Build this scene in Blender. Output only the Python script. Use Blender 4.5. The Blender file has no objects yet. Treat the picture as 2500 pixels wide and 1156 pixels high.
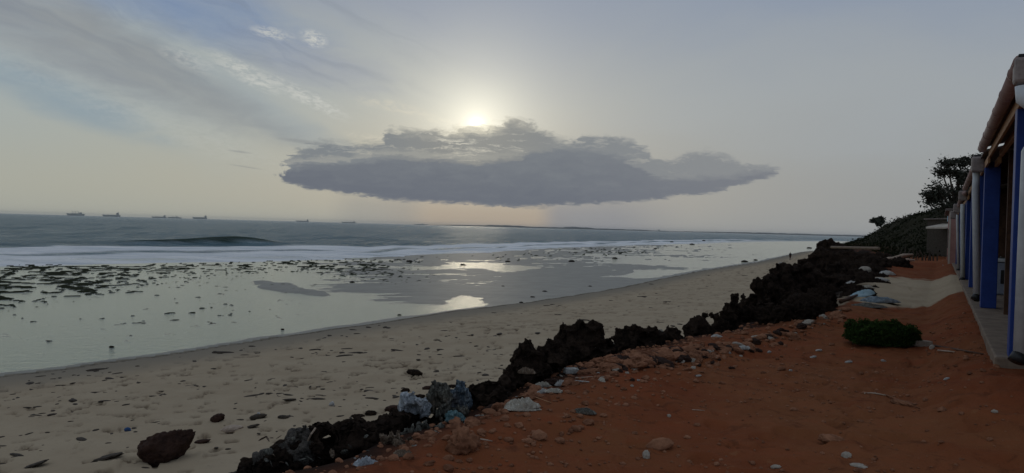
import bpy, math, random
import numpy as np
from mathutils import Vector, Matrix, Euler

random.seed(7)
RNG = np.random.default_rng(7)
SC = bpy.context.scene
COL = SC.collection
R_ = math.radians

# ------------------------------------------------------------------ camera
EYE = np.array([0.0, 0.0, 1.55])
FPX = 1850.0
ROLL, PITCH = R_(1.547), R_(0.72)
_H = np.array([1.0, 0, 0]); _V = np.array([0, math.sin(PITCH), math.cos(PITCH)])
CF = np.array([0, math.cos(PITCH), -math.sin(PITCH)])
CR = math.cos(ROLL) * _H + math.sin(ROLL) * _V
CU = -math.sin(ROLL) * _H + math.cos(ROLL) * _V
cam_d = bpy.data.cameras.new('camera'); cam = bpy.data.objects.new('camera', cam_d); COL.objects.link(cam)
cam_d.sensor_width = 36.0; cam_d.lens = 36.0 * FPX / 2500.0
cam_d.clip_start = 0.05; cam_d.clip_end = 120000.0
cam.matrix_world = Matrix(((CR[0], CU[0], -CF[0], EYE[0]), (CR[1], CU[1], -CF[1], EYE[1]), (CR[2], CU[2], -CF[2], EYE[2]), (0, 0, 0, 1)))
SC.camera = cam

def ray(px, py):
    return CF + CR * (px - 1250) / FPX + CU * (578 - py) / FPX
def at(px, py, z=0.0):                       # a photo point on a level plane
    d = ray(px, py); t = (z - EYE[2]) / d[2]; p = EYE + d * t
    return (p[0], p[1])
def atD(px, py, D):                          # a photo point at a distance ahead
    d = ray(px, py); p = EYE + d * (D / d[1]); return p
def azel(px, py):
    d = ray(px, py); d = d / np.linalg.norm(d)
    return math.degrees(math.atan2(d[0], d[1])), math.degrees(math.asin(d[2]))
def proj(x, y, z):
    vx, vy, vz = x - EYE[0], y - EYE[1], z - EYE[2]
    w = vx * CF[0] + vy * CF[1] + vz * CF[2]
    w = np.where(w > 0.05, w, 0.05)
    return 1250 + FPX * (vx * CR[0] + vy * CR[1] + vz * CR[2]) / w, 578 - FPX * (vx * CU[0] + vy * CU[1] + vz * CU[2]) / w

# ------------------------------------------------------------------ node helper
class S:
    """a socket with arithmetic"""
    def __init__(s, g, o): s.g, s.o = g, o
    def __add__(a, b): return a.g.m('ADD', a, b)
    __radd__ = __add__
    def __sub__(a, b): return a.g.m('SUBTRACT', a, b)
    def __rsub__(a, b): return a.g.m('SUBTRACT', b, a)
    def __mul__(a, b): return a.g.m('MULTIPLY', a, b)
    __rmul__ = __mul__
    def __truediv__(a, b): return a.g.m('DIVIDE', a, b)
    def __neg__(a): return a.g.m('MULTIPLY', a, -1.0)
class G:
    def __init__(s, tree): s.t = tree; tree.nodes.clear()
    def n(s, typ, **kw):
        x = s.t.nodes.new(typ)
        for k, v in kw.items(): setattr(x, k, v)
        return x
    def put(s, sock, v):
        if isinstance(v, S): s.t.links.new(v.o, sock)
        elif v is not None:
            if isinstance(v, (tuple, list)) and len(v) == 3 and sock.type == 'RGBA': v = (*v, 1)
            sock.default_value = v
    def m(s, op, a, b=None, c=None, clamp=False):
        x = s.n('ShaderNodeMath', operation=op, use_clamp=clamp)
        s.put(x.inputs[0], a); s.put(x.inputs[1], b)
        if c is not None: s.put(x.inputs[2], c)
        return S(s, x.outputs[0])
    def ss(s, v, a, b, lo=0.0, hi=1.0):      # smoothstep a..b
        x = s.n('ShaderNodeMapRange', interpolation_type='SMOOTHSTEP')
        s.put(x.inputs[0], v); s.put(x.inputs[1], a); s.put(x.inputs[2], b); s.put(x.inputs[3], lo); s.put(x.inputs[4], hi)
        return S(s, x.outputs[0])
    def lin(s, v, a, b, lo=0.0, hi=1.0):
        x = s.n('ShaderNodeMapRange'); x.clamp = True
        s.put(x.inputs[0], v); s.put(x.inputs[1], a); s.put(x.inputs[2], b); s.put(x.inputs[3], lo); s.put(x.inputs[4], hi)
        return S(s, x.outputs[0])
    def mix(s, f, a, b, mode='MIX'):
        x = s.n('ShaderNodeMix', data_type='RGBA', blend_type=mode)
        s.put(x.inputs[0], f); s.put(x.inputs[6], a); s.put(x.inputs[7], b)
        return S(s, x.outputs[2])
    def vec(s, x, y, z=0.0):
        n = s.n('ShaderNodeCombineXYZ'); s.put(n.inputs[0], x); s.put(n.inputs[1], y); s.put(n.inputs[2], z)
        return S(s, n.outputs[0])
    def noise(s, v, scale, detail=4.0, rough=0.55, dist=0.0):
        n = s.n('ShaderNodeTexNoise'); s.put(n.inputs['Vector'], v)
        n.inputs['Scale'].default_value = scale; n.inputs['Detail'].default_value = detail
        n.inputs['Roughness'].default_value = rough; n.inputs['Distortion'].default_value = dist
        return S(s, n.outputs[0])
    def voro(s, v, scale, feature='F1'):
        n = s.n('ShaderNodeTexVoronoi', feature=feature); s.put(n.inputs['Vector'], v); n.inputs['Scale'].default_value = scale
        return S(s, n.outputs['Distance'])
    def attr(s, name):
        n = s.n('ShaderNodeAttribute'); n.attribute_name = name; return S(s, n.outputs['Fac'])
    def obj(s): return S(s, s.n('ShaderNodeTexCoord').outputs['Object'])
    def pos(s): return S(s, s.n('ShaderNodeNewGeometry').outputs['Position'])
    def mapped(s, v, scale):
        n = s.n('ShaderNodeMapping'); s.put(n.inputs[0], v); n.inputs[3].default_value = scale; return S(s, n.outputs[0])
    def bump(s, h, strength=0.5, dist=0.05):
        n = s.n('ShaderNodeBump'); s.put(n.inputs['Height'], h); s.put(n.inputs['Strength'], strength); s.put(n.inputs['Distance'], dist)
        return S(s, n.outputs[0])
    def curve(s, v, pts, x0, x1, y0, y1):
        n = s.n('ShaderNodeFloatCurve'); c = n.mapping.curves[0]
        P = [((x - x0) / (x1 - x0), (y - y0) / (y1 - y0)) for x, y in pts]
        while len(c.points) < len(P): c.points.new(0.5, 0.5)
        for p, q in zip(c.points, P): p.location = q; p.handle_type = 'AUTO'
        n.mapping.update()
        s.put(n.inputs['Value'], s.lin(v, x0, x1)); return S(s, n.outputs[0]) * (y1 - y0) + y0

# ------------------------------------------------------------------ world sky with clouds
SUN_AZ, SUN_EL = azel(1163, 308)
world = bpy.data.worlds.new('World'); SC.world = world; world.use_nodes = True
g = G(world.node_tree)
tc = g.n('ShaderNodeTexCoord'); sep = g.n('ShaderNodeSeparateXYZ'); g.t.links.new(tc.outputs['Generated'], sep.inputs[0])
DX, DY, DZ = [S(g, sep.outputs[i]) for i in range(3)]
AZ = g.m('ARCTAN2', DX, DY) * (180 / math.pi)
EL = g.m('ARCSINE', DZ) * (180 / math.pi)
ca, sa, ce, se = math.cos(R_(SUN_AZ)), math.sin(R_(SUN_AZ)), math.cos(R_(SUN_EL)), math.sin(R_(SUN_EL))
dot = DX * (sa * ce) + DY * (ca * ce) + DZ * se
ANG = g.m('ARCCOSINE', g.m('MINIMUM', dot, 0.9999999)) * (180 / math.pi)
skyt = g.n('ShaderNodeTexSky', sky_type='NISHITA'); skyt.sun_disc = False
skyt.sun_elevation = R_(SUN_EL); skyt.sun_rotation = R_(SUN_AZ); skyt.dust_density = 3.0; skyt.air_density = 1.2
clear = g.n('ShaderNodeMix', data_type='RGBA', blend_type='MULTIPLY'); clear.inputs[0].default_value = 1.0
g.t.links.new(skyt.outputs[0], clear.inputs[6]); clear.inputs[7].default_value = (0.045, 0.05, 0.055, 1)
CLEAR = S(g, clear.outputs[2])
# hazy veil over the clear sky
P = g.vec(AZ * 0.045, EL * 0.12, 0.0)
n1 = g.noise(P, 1.0, 5, 0.5, 0.4)
n2 = g.noise(g.vec(AZ * 0.25, EL * 0.7, 3.0), 1.0, 7, 0.6, 0.5)
low = g.mix(g.ss(AZ, -30, 30), (0.395, 0.405, 0.352), (0.310, 0.325, 0.330))
mid = g.mix(g.ss(AZ, -30, 30), (0.365, 0.415, 0.420), (0.340, 0.370, 0.395))
top = (0.245, 0.300, 0.400)
veil = g.mix(g.ss(EL + (n1 - 0.5) * 8, 2.0, 10.0), low, mid)
veil = g.mix(g.ss(EL + (n1 - 0.5) * 10, 8.0, 19.0), veil, top)
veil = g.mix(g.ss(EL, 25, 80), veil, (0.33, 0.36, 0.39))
sky = g.mix(0.95, CLEAR, veil)
def lobe(px, py, rx, ry, rot=0.0, nz=0.35, p=1.0):
    """soft patch in azimuth and elevation, rot in degrees (positive falls to the right)"""
    a0, e0 = azel(px, py); rx, ry = rx / 32.3, ry / 32.3; r = R_(-(rot) - 1.5)
    a = AZ - a0; e = EL - e0
    u = (a * math.cos(r) + e * math.sin(r)) * (1 / rx); v = (e * math.cos(r) - a * math.sin(r)) * (1 / ry)
    d = u * u + v * v + (n2 - 0.5) * (nz * 6)
    return g.ss(d, 1.6, -0.4) * p
# large scale features at the upper left: blue gaps, a lilac grey veil band, lit wisps
sky = g.mix(lobe(430, 5, 330, 75, 10, 0.25, 0.85), sky, (0.175, 0.255, 0.41))
sky = g.mix(lobe(120, 225, 230, 48, 18, 0.3, 0.6), sky, (0.21, 0.295, 0.37))
sky = g.mix(lobe(600, 250, 330, 42, 24, 0.25, 0.55), sky, (0.27, 0.325, 0.37))
sky = g.mix(lobe(150, 85, 400, 85, 18, 0.3, 0.75), sky, (0.23, 0.25, 0.28))
sky = g.mix(lobe(420, 190, 330, 50, 24, 0.3, 0.7), sky, (0.29, 0.31, 0.315))
sky = g.mix(lobe(760, 150, 200, 60, 10, 0.3, 0.5), sky, (0.28, 0.31, 0.39))
wS = g.m('MAXIMUM', lobe(965, 262, 85, 15, 8, 0.5, 0.6), lobe(1060, 292, 70, 12, 10, 0.5, 0.5)); wS = g.m('MAXIMUM', wS, lobe(900, 335, 60, 8, 6, 0.4, 0.45))
w = g.m('ADD', lobe(665, 82, 50, 13, 3, 0.35, 0.8), lobe(765, 95, 32, 18, 15, 0.35, 0.9))
w = g.m('MAXIMUM', w, lobe(600, 180, 95, 22, 22, 0.5, 0.75)); w = g.m('MAXIMUM', w, lobe(740, 235, 110, 17, 22, 0.5, 0.7))
w = g.m('MAXIMUM', w, lobe(470, 150, 70, 22, 18, 0.4, 0.35)); w = g.m('MAXIMUM', w, lobe(330, 270, 420, 40, 17, 0.4, 0.12))
wn = g.noise(g.vec(AZ * 1.3 + EL * 0.5, EL * 3.2, 7.0), 1.0, 6, 0.6, 1.0)
wn2 = g.noise(g.vec(AZ * 3.0 + EL * 2.2, EL * 6.0, 17.0), 1.0, 5, 0.6, 1.5)
w = g.m('MULTIPLY', w, g.ss(wn * 0.7 + wn2 * 0.3, 0.40, 0.60), None, True)
sky = g.mix(w, sky, (0.60, 0.605, 0.56)); sky = g.mix(wS * g.ss(wn, 0.38, 0.6), sky, (0.60, 0.56, 0.46))
swp = g.noise(g.vec(AZ * 0.12, EL * 0.2, 51.0), 1.0, 3, 0.5) * 1.6
streak = g.noise(g.vec(AZ * 0.14 + EL * 0.16 + swp, EL * 0.50 + AZ * 0.15 + swp, 23.0), 1.0, 8, 0.62, 1.2)
sky = g.mix(g.ss(streak, 0.42, 0.72) * g.ss(AZ, 2, -18) * g.ss(EL, 5, 11) * 0.24, sky, (0.36, 0.375, 0.36))
sky = g.mix(g.ss(streak, 0.56, 0.34) * g.ss(AZ, 2, -18) * g.ss(EL, 6, 12) * 0.28, sky, (0.20, 0.225, 0.265))
# glow around the sun
ae = ANG + g.m('MAXIMUM', (EL - SUN_EL) * -0.35, 0.0)
glow = g.m('POWER', 2.71828, -(g.m('POWER', ae * (1 / 5.2), 1.5)))
core = g.m('POWER', 2.71828, -(g.m('POWER', ANG * (1 / 0.34), 1.2)))
ring = g.m('POWER', 2.71828, -(g.m('POWER', ae * (1 / 2.1), 1.3)))
def scaled(col, f):
    n = g.n('ShaderNodeVectorMath', operation='SCALE'); n.inputs[0].default_value = col; g.put(n.inputs[3], f); return S(g, n.outputs[0])
def vadd(a, b):
    n = g.n('ShaderNodeVectorMath', operation='ADD'); g.put(n.inputs[0], a); g.put(n.inputs[1], b); return S(g, n.outputs[0])
sky = vadd(sky, scaled((0.27, 0.26, 0.21), glow)); sky = vadd(sky, scaled((0.44, 0.41, 0.32), ring))
# haze right at the horizon below the cloud: warm gap and rain shafts
def azp(px): return azel(px, 520)[0]
warm = g.ss(AZ, azp(880), azp(1080)) * g.ss(AZ, azp(1420), azp(1320)) * g.ss(EL, 2.9, 0.6)
sky = g.mix(warm * 0.85, sky, (0.43, 0.355, 0.275))
rain = g.ss(AZ, azp(1300), azp(1370)) * g.ss(AZ, azp(1720), azp(1480)) * g.ss(EL, 4.0, 0.8)
sky = g.mix(rain * 0.75, sky, (0.255, 0.262, 0.285))
rain2 = g.ss(AZ, azp(780), azp(880)) * g.ss(AZ, azp(1060), azp(980)) * g.ss(EL, 3.0, 1.2)
sky = g.mix(rain2 * 0.45, sky, (0.285, 0.285, 0.275))
# the big bank of cloud
wa = g.noise(g.vec(AZ * 0.55, EL * 1.5, 31.0), 1.0, 6, 0.62, 0.6) - 0.5; wb_ = g.noise(g.vec(AZ * 0.8, EL * 2.2, 41.0), 1.0, 6, 0.65, 0.9) - 0.5
AZ0, EL0 = AZ, EL
AZ = AZ + wa * 3.4; EL = EL + wb_ * 0.8
ed = (g.noise(g.vec(AZ * 0.42, EL * 1.1, 1.0), 1.0, 9, 0.62, 0.3) - 0.5)
ed2 = (g.noise(g.vec(AZ * 0.30, EL * 2.4, 9.0), 1.0, 8, 0.6, 0.8) - 0.5)
topP = [(600, 440), (672, 432), (700, 395), (735, 352), (800, 345), (850, 350), (925, 345), (950, 312), (1050, 314), (1130, 308), (1190, 303), (1215, 300), (1260, 286), (1320, 315), (1400, 343), (1425, 325), (1470, 327), (1530, 335), (1570, 362), (1640, 384), (1700, 370), (1765, 374), (1810, 392), (1870, 398), (1940, 408), (2000, 420)]
botP = [(600, 430), (672, 428), (700, 446), (730, 458), (800, 468), (900, 482), (1000, 491), (1100, 497), (1200, 502), (1350, 504), (1500, 498), (1620, 486), (1720, 474), (1800, 455), (1870, 434), (1940, 408), (2000, 400)]
topL = [(600, 440), (672, 432), (700, 407), (800, 400), (900, 387), (960, 383), (1050, 386), (1150, 395), (1250, 385), (1350, 360), (1450, 365), (1530, 385), (1600, 425), (1700, 432), (1780, 425), (1870, 415), (1940, 412), (2000, 420)]
ae_ = lambda L: [azel(*p) for p in L]
A0, A1 = azel(600, 430)[0], azel(2000, 430)[0]
tE = g.curve(AZ, ae_(topP), A0, A1, 0, 10); bE = g.curve(AZ, ae_(botP), A0, A1, 0, 10); lE = g.curve(AZ, ae_(topL), A0, A1, 0, 10)
inside = g.ss(AZ, A0 + 1.6, A0 + 2.4) * g.ss(AZ, A1 - 1.2, A1 - 2.6)
m_all = g.ss(tE - EL + ed * 1.7 + ed2 * 1.3, -0.15, 0.45) * g.ss(EL - bE + ed2 * 0.8 + ed * 0.35, -0.10, 0.26) * inside
m_low = g.ss(lE - EL + ed * 1.3 + ed2 * 0.9, -0.08, 0.42) * g.ss(EL - bE + ed2 * 0.8 + ed * 0.35, -0.10, 0.26) * inside
thin = g.ss(ed2 + ed * 0.5, 0.02, 0.20) * (1.0 - m_low)
fade = g.ss(AZ, azp(1250), azp(1900))
body = g.mix(g.ss(ANG, 9, 1.0), (0.200, 0.220, 0.238), (0.245, 0.250, 0.242))
body = g.mix(fade * 0.35, body, (0.26, 0.265, 0.28))
edge = g.ss(tE - EL + ed * 1.9, 0.9, 0.0) * g.ss(ANG, 8.0, 1.0)
body = g.mix(g.ss(ed + ed2, 0.0, 0.28) * (1.0 - fade) * 0.35, body, (0.34, 0.345, 0.33)); body = g.mix(edge * 0.7, body, (0.58, 0.55, 0.45))
body = g.mix(edge * g.ss(ANG, 3.2, 0.6) * 0.8, body, (0.95, 0.88, 0.68))
cl = g.mix(m_all * (1.0 - thin * 0.5) * (0.93 - fade * 0.15), sky, body)
dk = g.mix(g.ss(ed * 0.9 + ed2 * 0.4 + (EL - bE) * 0.16, -0.05, 0.8), (0.142, 0.157, 0.188), (0.192, 0.210, 0.230))
dk = g.mix(fade * 0.5, dk, (0.205, 0.215, 0.24))
cl = g.mix(m_low * (0.95 - fade * 0.18), cl, dk)
rim = g.ss(lE - EL + ed * 1.0 + ed2 * 0.6, 0.0, -0.22) * m_all * g.ss(lE - EL + ed * 1.0 + ed2 * 0.6, -0.75, -0.2) * g.ss(AZ, azp(1350), azp(1150))
cl = g.mix(rim * 0.45, cl, (0.42, 0.41, 0.36))
AZ, EL = AZ0, EL0
for a in ((585, 371, 26, 2.5, 3), (600, 408, 40, 2.0, 5), (745, 347, 60, 5, 3)):
    cl = g.mix(lobe(*a, 0.2, 0.45), cl, (0.22, 0.23, 0.24))
# the sun burns through above the bank
sunm = core * g.ss(EL - tE - ed * 1.2 - ed2 * 0.8, -0.45, 0.30)
cl = vadd(cl, scaled((1.6, 1.45, 1.05), sunm))
below = g.ss(EL, -0.2, -3.0)
cl = g.mix(below, cl, (0.10, 0.10, 0.095))
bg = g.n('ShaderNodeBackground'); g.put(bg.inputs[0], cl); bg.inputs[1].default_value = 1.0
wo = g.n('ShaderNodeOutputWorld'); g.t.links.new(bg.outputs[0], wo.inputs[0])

sun_d = bpy.data.lights.new('sun', 'SUN'); sun_d.energy = 0.02; sun_d.angle = R_(5.0); sun_d.color = (1.0, 0.86, 0.66)
sun = bpy.data.objects.new('sun', sun_d); COL.objects.link(sun)
sun.rotation_euler = Vector((sa * ce, ca * ce, se)).to_track_quat('Z', 'Y').to_euler()
sun.location = (0, 0, 30)

vs = SC.view_settings; SC.display_settings.display_device = 'sRGB'
vs.view_transform = 'Standard'; vs.look = 'None'; vs.exposure = 0.0; vs.gamma = 1.0; vs.use_curve_mapping = False
SC.cycles.max_bounces = 6; SC.cycles.transparent_max_bounces = 12

# ------------------------------------------------------------------ numpy noise
def _hash(ix, iy, iz, seed):
    h = (ix * 374761393 + iy * 668265263 + iz * 2147483647 + seed * 1274126177) & 0xffffffff
    h = ((h ^ (h >> 13)) * 1274126177) & 0xffffffff
    return ((h ^ (h >> 16)) & 0xffff) / 65535.0 * 2 - 1
def vn3(x, y, z, seed=0):
    x0, y0, z0 = np.floor(x), np.floor(y), np.floor(z)
    fx, fy, fz = x - x0, y - y0, z - z0
    fx = fx * fx * (3 - 2 * fx); fy = fy * fy * (3 - 2 * fy); fz = fz * fz * (3 - 2 * fz)
    ix, iy, iz = x0.astype(np.int64), y0.astype(np.int64), z0.astype(np.int64)
    r = 0
    for a in (0, 1):
        for b in (0, 1):
            for c in (0, 1):
                r = r + _hash(ix + a, iy + b, iz + c, seed) * (fx if a else 1 - fx) * (fy if b else 1 - fy) * (fz if c else 1 - fz)
    return r
def vn2(x, y, seed=0):
    x0, y0 = np.floor(x), np.floor(y); fx, fy = x - x0, y - y0
    fx = fx * fx * (3 - 2 * fx); fy = fy * fy * (3 - 2 * fy)
    ix, iy = x0.astype(np.int64), y0.astype(np.int64); z = ix * 0
    return (_hash(ix, iy, z, seed) * (1 - fx) + _hash(ix + 1, iy, z, seed) * fx) * (1 - fy) + (_hash(ix, iy + 1, z, seed) * (1 - fx) + _hash(ix + 1, iy + 1, z, seed) * fx) * fy
def fbm2(x, y, oct=4, seed=0, gain=0.5):
    r, a, s = 0, 1.0, 0.0
    for i in range(oct):
        c, q = math.cos(i * 1.1), math.sin(i * 1.1)
        r = r + a * vn2((x * c - y * q) + i * 17.3, (x * q + y * c) - i * 9.1, seed + i); s += a; a *= gain; x = x * 2.03; y = y * 2.03
    return r / s
def fbm3(p, oct=4, seed=0, gain=0.5, ridged=False):
    r, a, s = 0, 1.0, 0.0; x, y, z = p[:, 0].copy(), p[:, 1].copy(), p[:, 2].copy()
    for i in range(oct):
        v = vn3(x + i * 5.3, y + i * 3.1, z - i * 7.7, seed + i)
        if ridged: v = 1 - 2 * np.abs(v)
        r = r + a * v; s += a; a *= gain; x, y, z = x * 2.07, y * 2.07, z * 2.07
    return r / s
def sst(v, a, b):
    t = np.clip((v - a) / (b - a), 0, 1); return t * t * (3 - 2 * t)

# ------------------------------------------------------------------ object helpers
def tag(o, label=None, cat=None, group=None, kind=None):
    if label: o['label'] = label
    if cat: o['category'] = cat
    if group: o['group'] = group
    if kind: o['kind'] = kind
    return o
def mesh_np(name, v, f, mat=None, parent=None, smooth=True, attrs=None, flat_idx=None):
    """v (n,3) array; f (m,3|4) array"""
    me = bpy.data.meshes.new(name); v = np.asarray(v, dtype=np.float32); f = np.asarray(f, dtype=np.int32)
    k = f.shape[1]
    me.vertices.add(len(v)); me.vertices.foreach_set('co', v.ravel())
    me.loops.add(f.size); me.loops.foreach_set('vertex_index', f.ravel())
    me.polygons.add(len(f)); me.polygons.foreach_set('loop_start', np.arange(0, f.size, k, dtype=np.int32))
    me.polygons.foreach_set('loop_total', np.full(len(f), k, dtype=np.int32))
    me.polygons.foreach_set('use_smooth', np.full(len(f), smooth))
    me.update(calc_edges=True)
    if attrs:
        for an, av in attrs.items():
            a = me.attributes.new(an, 'FLOAT', 'POINT'); a.data.foreach_set('value', np.asarray(av, dtype=np.float32))
    if mat: me.materials.append(mat)
    o = bpy.data.objects.new(name, me); COL.objects.link(o)
    if parent: o.parent = parent
    return o
def empty(name, loc=(0, 0, 0), rz=0.0):
    o = bpy.data.objects.new(name, None); COL.objects.link(o); o.location = loc; o.rotation_euler = (0, 0, rz); return o
def copy_obj(o, parent=None, name=None):
    c = o.copy(); COL.objects.link(c); c.parent = parent
    return c
class MB:
    """collects boxes, tubes and prisms; build() makes one mesh object"""
    def __init__(s): s.v, s.f = [], []
    def add(s, vs_, fs):
        b = len(s.v); s.v += [tuple(map(float, p)) for p in vs_]; s.f += [tuple(b + i for i in q) for q in fs]; return s
    def box(s, c, d, rz=0.0, M=None):
        hx, hy, hz = d[0] / 2, d[1] / 2, d[2] / 2; P_ = []
        cz, sz = math.cos(rz), math.sin(rz)
        for z in (-hz, hz):
            for x, y in ((-hx, -hy), (hx, -hy), (hx, hy), (-hx, hy)):
                P_.append((c[0] + x * cz - y * sz, c[1] + x * sz + y * cz, c[2] + z))
        if M: P_ = [M @ Vector(p) for p in P_]
        return s.add(P_, [(3, 2, 1, 0), (4, 5, 6, 7), (0, 1, 5, 4), (1, 2, 6, 5), (2, 3, 7, 6), (3, 0, 4, 7)])
    def tube(s, pts, rad, n=10, caps=True, squash=1.0):
        pts = [Vector(p) for p in pts]; rad = rad if isinstance(rad, (list, tuple)) else [rad] * len(pts); b = len(s.v); fs = []
        for i, p in enumerate(pts):
            t = (pts[min(i + 1, len(pts) - 1)] - pts[max(i - 1, 0)]).normalized()
            a = t.cross(Vector((0, 0, 1)));
            if a.length < 0.05: a = t.cross(Vector((0, 1, 0)))
            a.normalize(); c = a.cross(t).normalized()
            for k in range(n):
                th = 2 * math.pi * k / n; s.v.append(tuple(p + a * (math.cos(th) * rad[i]) + c * (math.sin(th) * rad[i] * squash)))
        for i in range(len(pts) - 1):
            for k in range(n):
                fs.append((b + i * n + k, b + i * n + (k + 1) % n, b + (i + 1) * n + (k + 1) % n, b + (i + 1) * n + k))
        if caps: fs.append(tuple(b + k for k in reversed(range(n)))); fs.append(tuple(b + (len(pts) - 1) * n + k for k in range(n)))
        s.f += fs; return s
    def prism(s, poly, o, ax, ay, az_, depth):
        """poly in (a,b) coords on axes ax, ay, extruded along az_"""
        o, ax, ay, az_ = Vector(o), Vector(ax), Vector(ay), Vector(az_); n = len(poly)
        P_ = [o + ax * a + ay * b for a, b in poly] + [o + ax * a + ay * b + az_ * depth for a, b in poly]
        return s.add(P_, [tuple(reversed(range(n))), tuple(range(n, 2 * n))] + [(i, (i + 1) % n, n + (i + 1) % n, n + i) for i in range(n)])
    def build(s, name, mat=None, parent=None, smooth=False, bevel=0.0):
        me = bpy.data.meshes.new(name); me.from_pydata(s.v, [], s.f); me.update()
        if smooth: me.polygons.foreach_set('use_smooth', np.full(len(me.polygons), True))
        if mat: me.materials.append(mat)
        o = bpy.data.objects.new(name, me); COL.objects.link(o)
        if parent: o.parent = parent
        if bevel:
            md = o.modifiers.new('bevel', 'BEVEL'); md.width = bevel; md.segments = 2; md.limit_method = 'ANGLE'
        return o

# ------------------------------------------------------------------ materials
def mat(name, build):
    m = bpy.data.materials.new(name); m.use_nodes = True; g = G(m.node_tree)
    out = g.n('ShaderNodeOutputMaterial'); b = g.n('ShaderNodeBsdfPrincipled'); g.t.links.new(b.outputs[0], out.inputs[0])
    b.inputs['Specular IOR Level'].default_value = 0.3
    build(g, b, out); return m
def simple(name, c1, c2, scale=6.0, rough=0.8, bump=0.25, bd=0.01, detail=6, spec=0.3, stretch=(1, 1, 1), use_pos=False):
    def f(g, b, out):
        v = g.pos() if use_pos else g.obj(); v = g.mapped(v, stretch)
        n = g.noise(v, scale, detail, 0.65, 0.3); n2 = g.noise(v, scale * 5.3, 4, 0.7)
        t = g.ss(n * 0.65 + n2 * 0.35, 0.32, 0.66)
        g.put(b.inputs['Base Color'], g.mix(t, c1, c2)); b.inputs['Roughness'].default_value = rough
        b.inputs['Specular IOR Level'].default_value = spec
        if bump: g.put(b.inputs['Normal'], g.bump(n2 + n, bump, bd))
    return mat(name, f)
M = {}
M['rock'] = simple('coral_rock', (0.008, 0.006, 0.005), (0.040, 0.027, 0.020), 5.0, 0.95, 0.9, 0.03, 9, 0.04)
M['rock_brown'] = simple('brown_rock', (0.022, 0.011, 0.008), (0.062, 0.032, 0.022), 4.0, 0.9, 0.8, 0.03, 9, 0.2)
M['laterite'] = simple('laterite_stone', (0.10, 0.040, 0.022), (0.32, 0.155, 0.090), 3.1, 0.95, 0.6, 0.02, 7, 0.05, use_pos=True)
M['pale_stone'] = simple('pale_stone', (0.26, 0.22, 0.18), (0.42, 0.38, 0.32), 9.0, 0.9, 0.5, 0.02)
M['weed'] = simple('wrack', (0.014, 0.010, 0.007), (0.060, 0.042, 0.026), 12, 0.8, 0.5, 0.01)
M['blue'] = simple('blue_paint', (0.010, 0.034, 0.18), (0.015, 0.050, 0.25), 3.0, 0.5, 0.1, 0.004)
M['white_pipe'] = simple('pvc', (0.50, 0.53, 0.55), (0.66, 0.69, 0.70), 3.0, 0.45, 0.05, 0.002)
M['gutter'] = simple('gutter_pvc', (0.27, 0.17, 0.15), (0.40, 0.27, 0.245), 4.0, 0.5, 0.15, 0.004)
M['grey_pvc'] = simple('grey_pvc', (0.17, 0.14, 0.13), (0.33, 0.28, 0.26), 5.0, 0.5, 0.15, 0.004)
M['timber'] = simple('timber', (0.30, 0.155, 0.075), (0.46, 0.26, 0.135), 3.0, 0.7, 0.3, 0.004, stretch=(3, 3, 0.5))
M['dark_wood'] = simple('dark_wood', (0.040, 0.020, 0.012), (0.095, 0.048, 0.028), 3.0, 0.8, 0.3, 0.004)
M['plinth'] = simple('plinth_concrete', (0.13, 0.090, 0.065), (0.24, 0.185, 0.135), 3.0, 0.9, 0.35, 0.01)
M['roof'] = simple('roof_sheet', (0.10, 0.085, 0.08), (0.20, 0.16, 0.14), 3.0, 0.7, 0.2, 0.01)
M['pink'] = simple('pink_plaster', (0.30, 0.155, 0.135), (0.40, 0.23, 0.20), 1.5, 0.9, 0.3, 0.01)
M['cream'] = simple('cream_paint', (0.42, 0.37, 0.31), (0.55, 0.50, 0.43), 2.0, 0.8, 0.2, 0.01)
M['pale_blue'] = simple('pale_blue_sheet', (0.22, 0.34, 0.40), (0.34, 0.46, 0.52), 2.0, 0.6, 0.1, 0.01)
M['tub'] = simple('tub_plastic', (0.23, 0.25, 0.31), (0.33, 0.36, 0.43), 4.0, 0.5, 0.1, 0.005)
M['black'] = simple('black_plastic', (0.012, 0.012, 0.013), (0.03, 0.03, 0.03), 4.0, 0.5, 0.1, 0.005)
M['bark'] = simple('bark', (0.030, 0.024, 0.018), (0.075, 0.060, 0.045), 8.0, 0.9, 0.6, 0.02)
M['ship'] = simple('ship_paint_hazed', (0.34, 0.36, 0.34), (0.42, 0.44, 0.42), 0.02, 0.7, 0.0)  # hull colour lightened to carry painted sea haze
M['ship_pale'] = simple('ship_house_paint_hazed', (0.30, 0.31, 0.30), (0.42, 0.42, 0.40), 0.02, 0.7, 0.0)  # haze mixed into this colour as well
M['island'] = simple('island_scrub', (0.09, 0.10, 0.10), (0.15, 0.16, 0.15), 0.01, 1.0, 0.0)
M['skin'] = simple('skin', (0.035, 0.020, 0.014), (0.05, 0.03, 0.02), 4.0, 0.6, 0.0)
M['cloth_dark'] = simple('dark_cloth', (0.012, 0.012, 0.014), (0.022, 0.02, 0.022), 8.0, 0.9, 0.0)
M['cloth_maroon'] = simple('maroon_cloth', (0.040, 0.008, 0.008), (0.06, 0.014, 0.012), 8.0, 0.9, 0.0)
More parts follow.
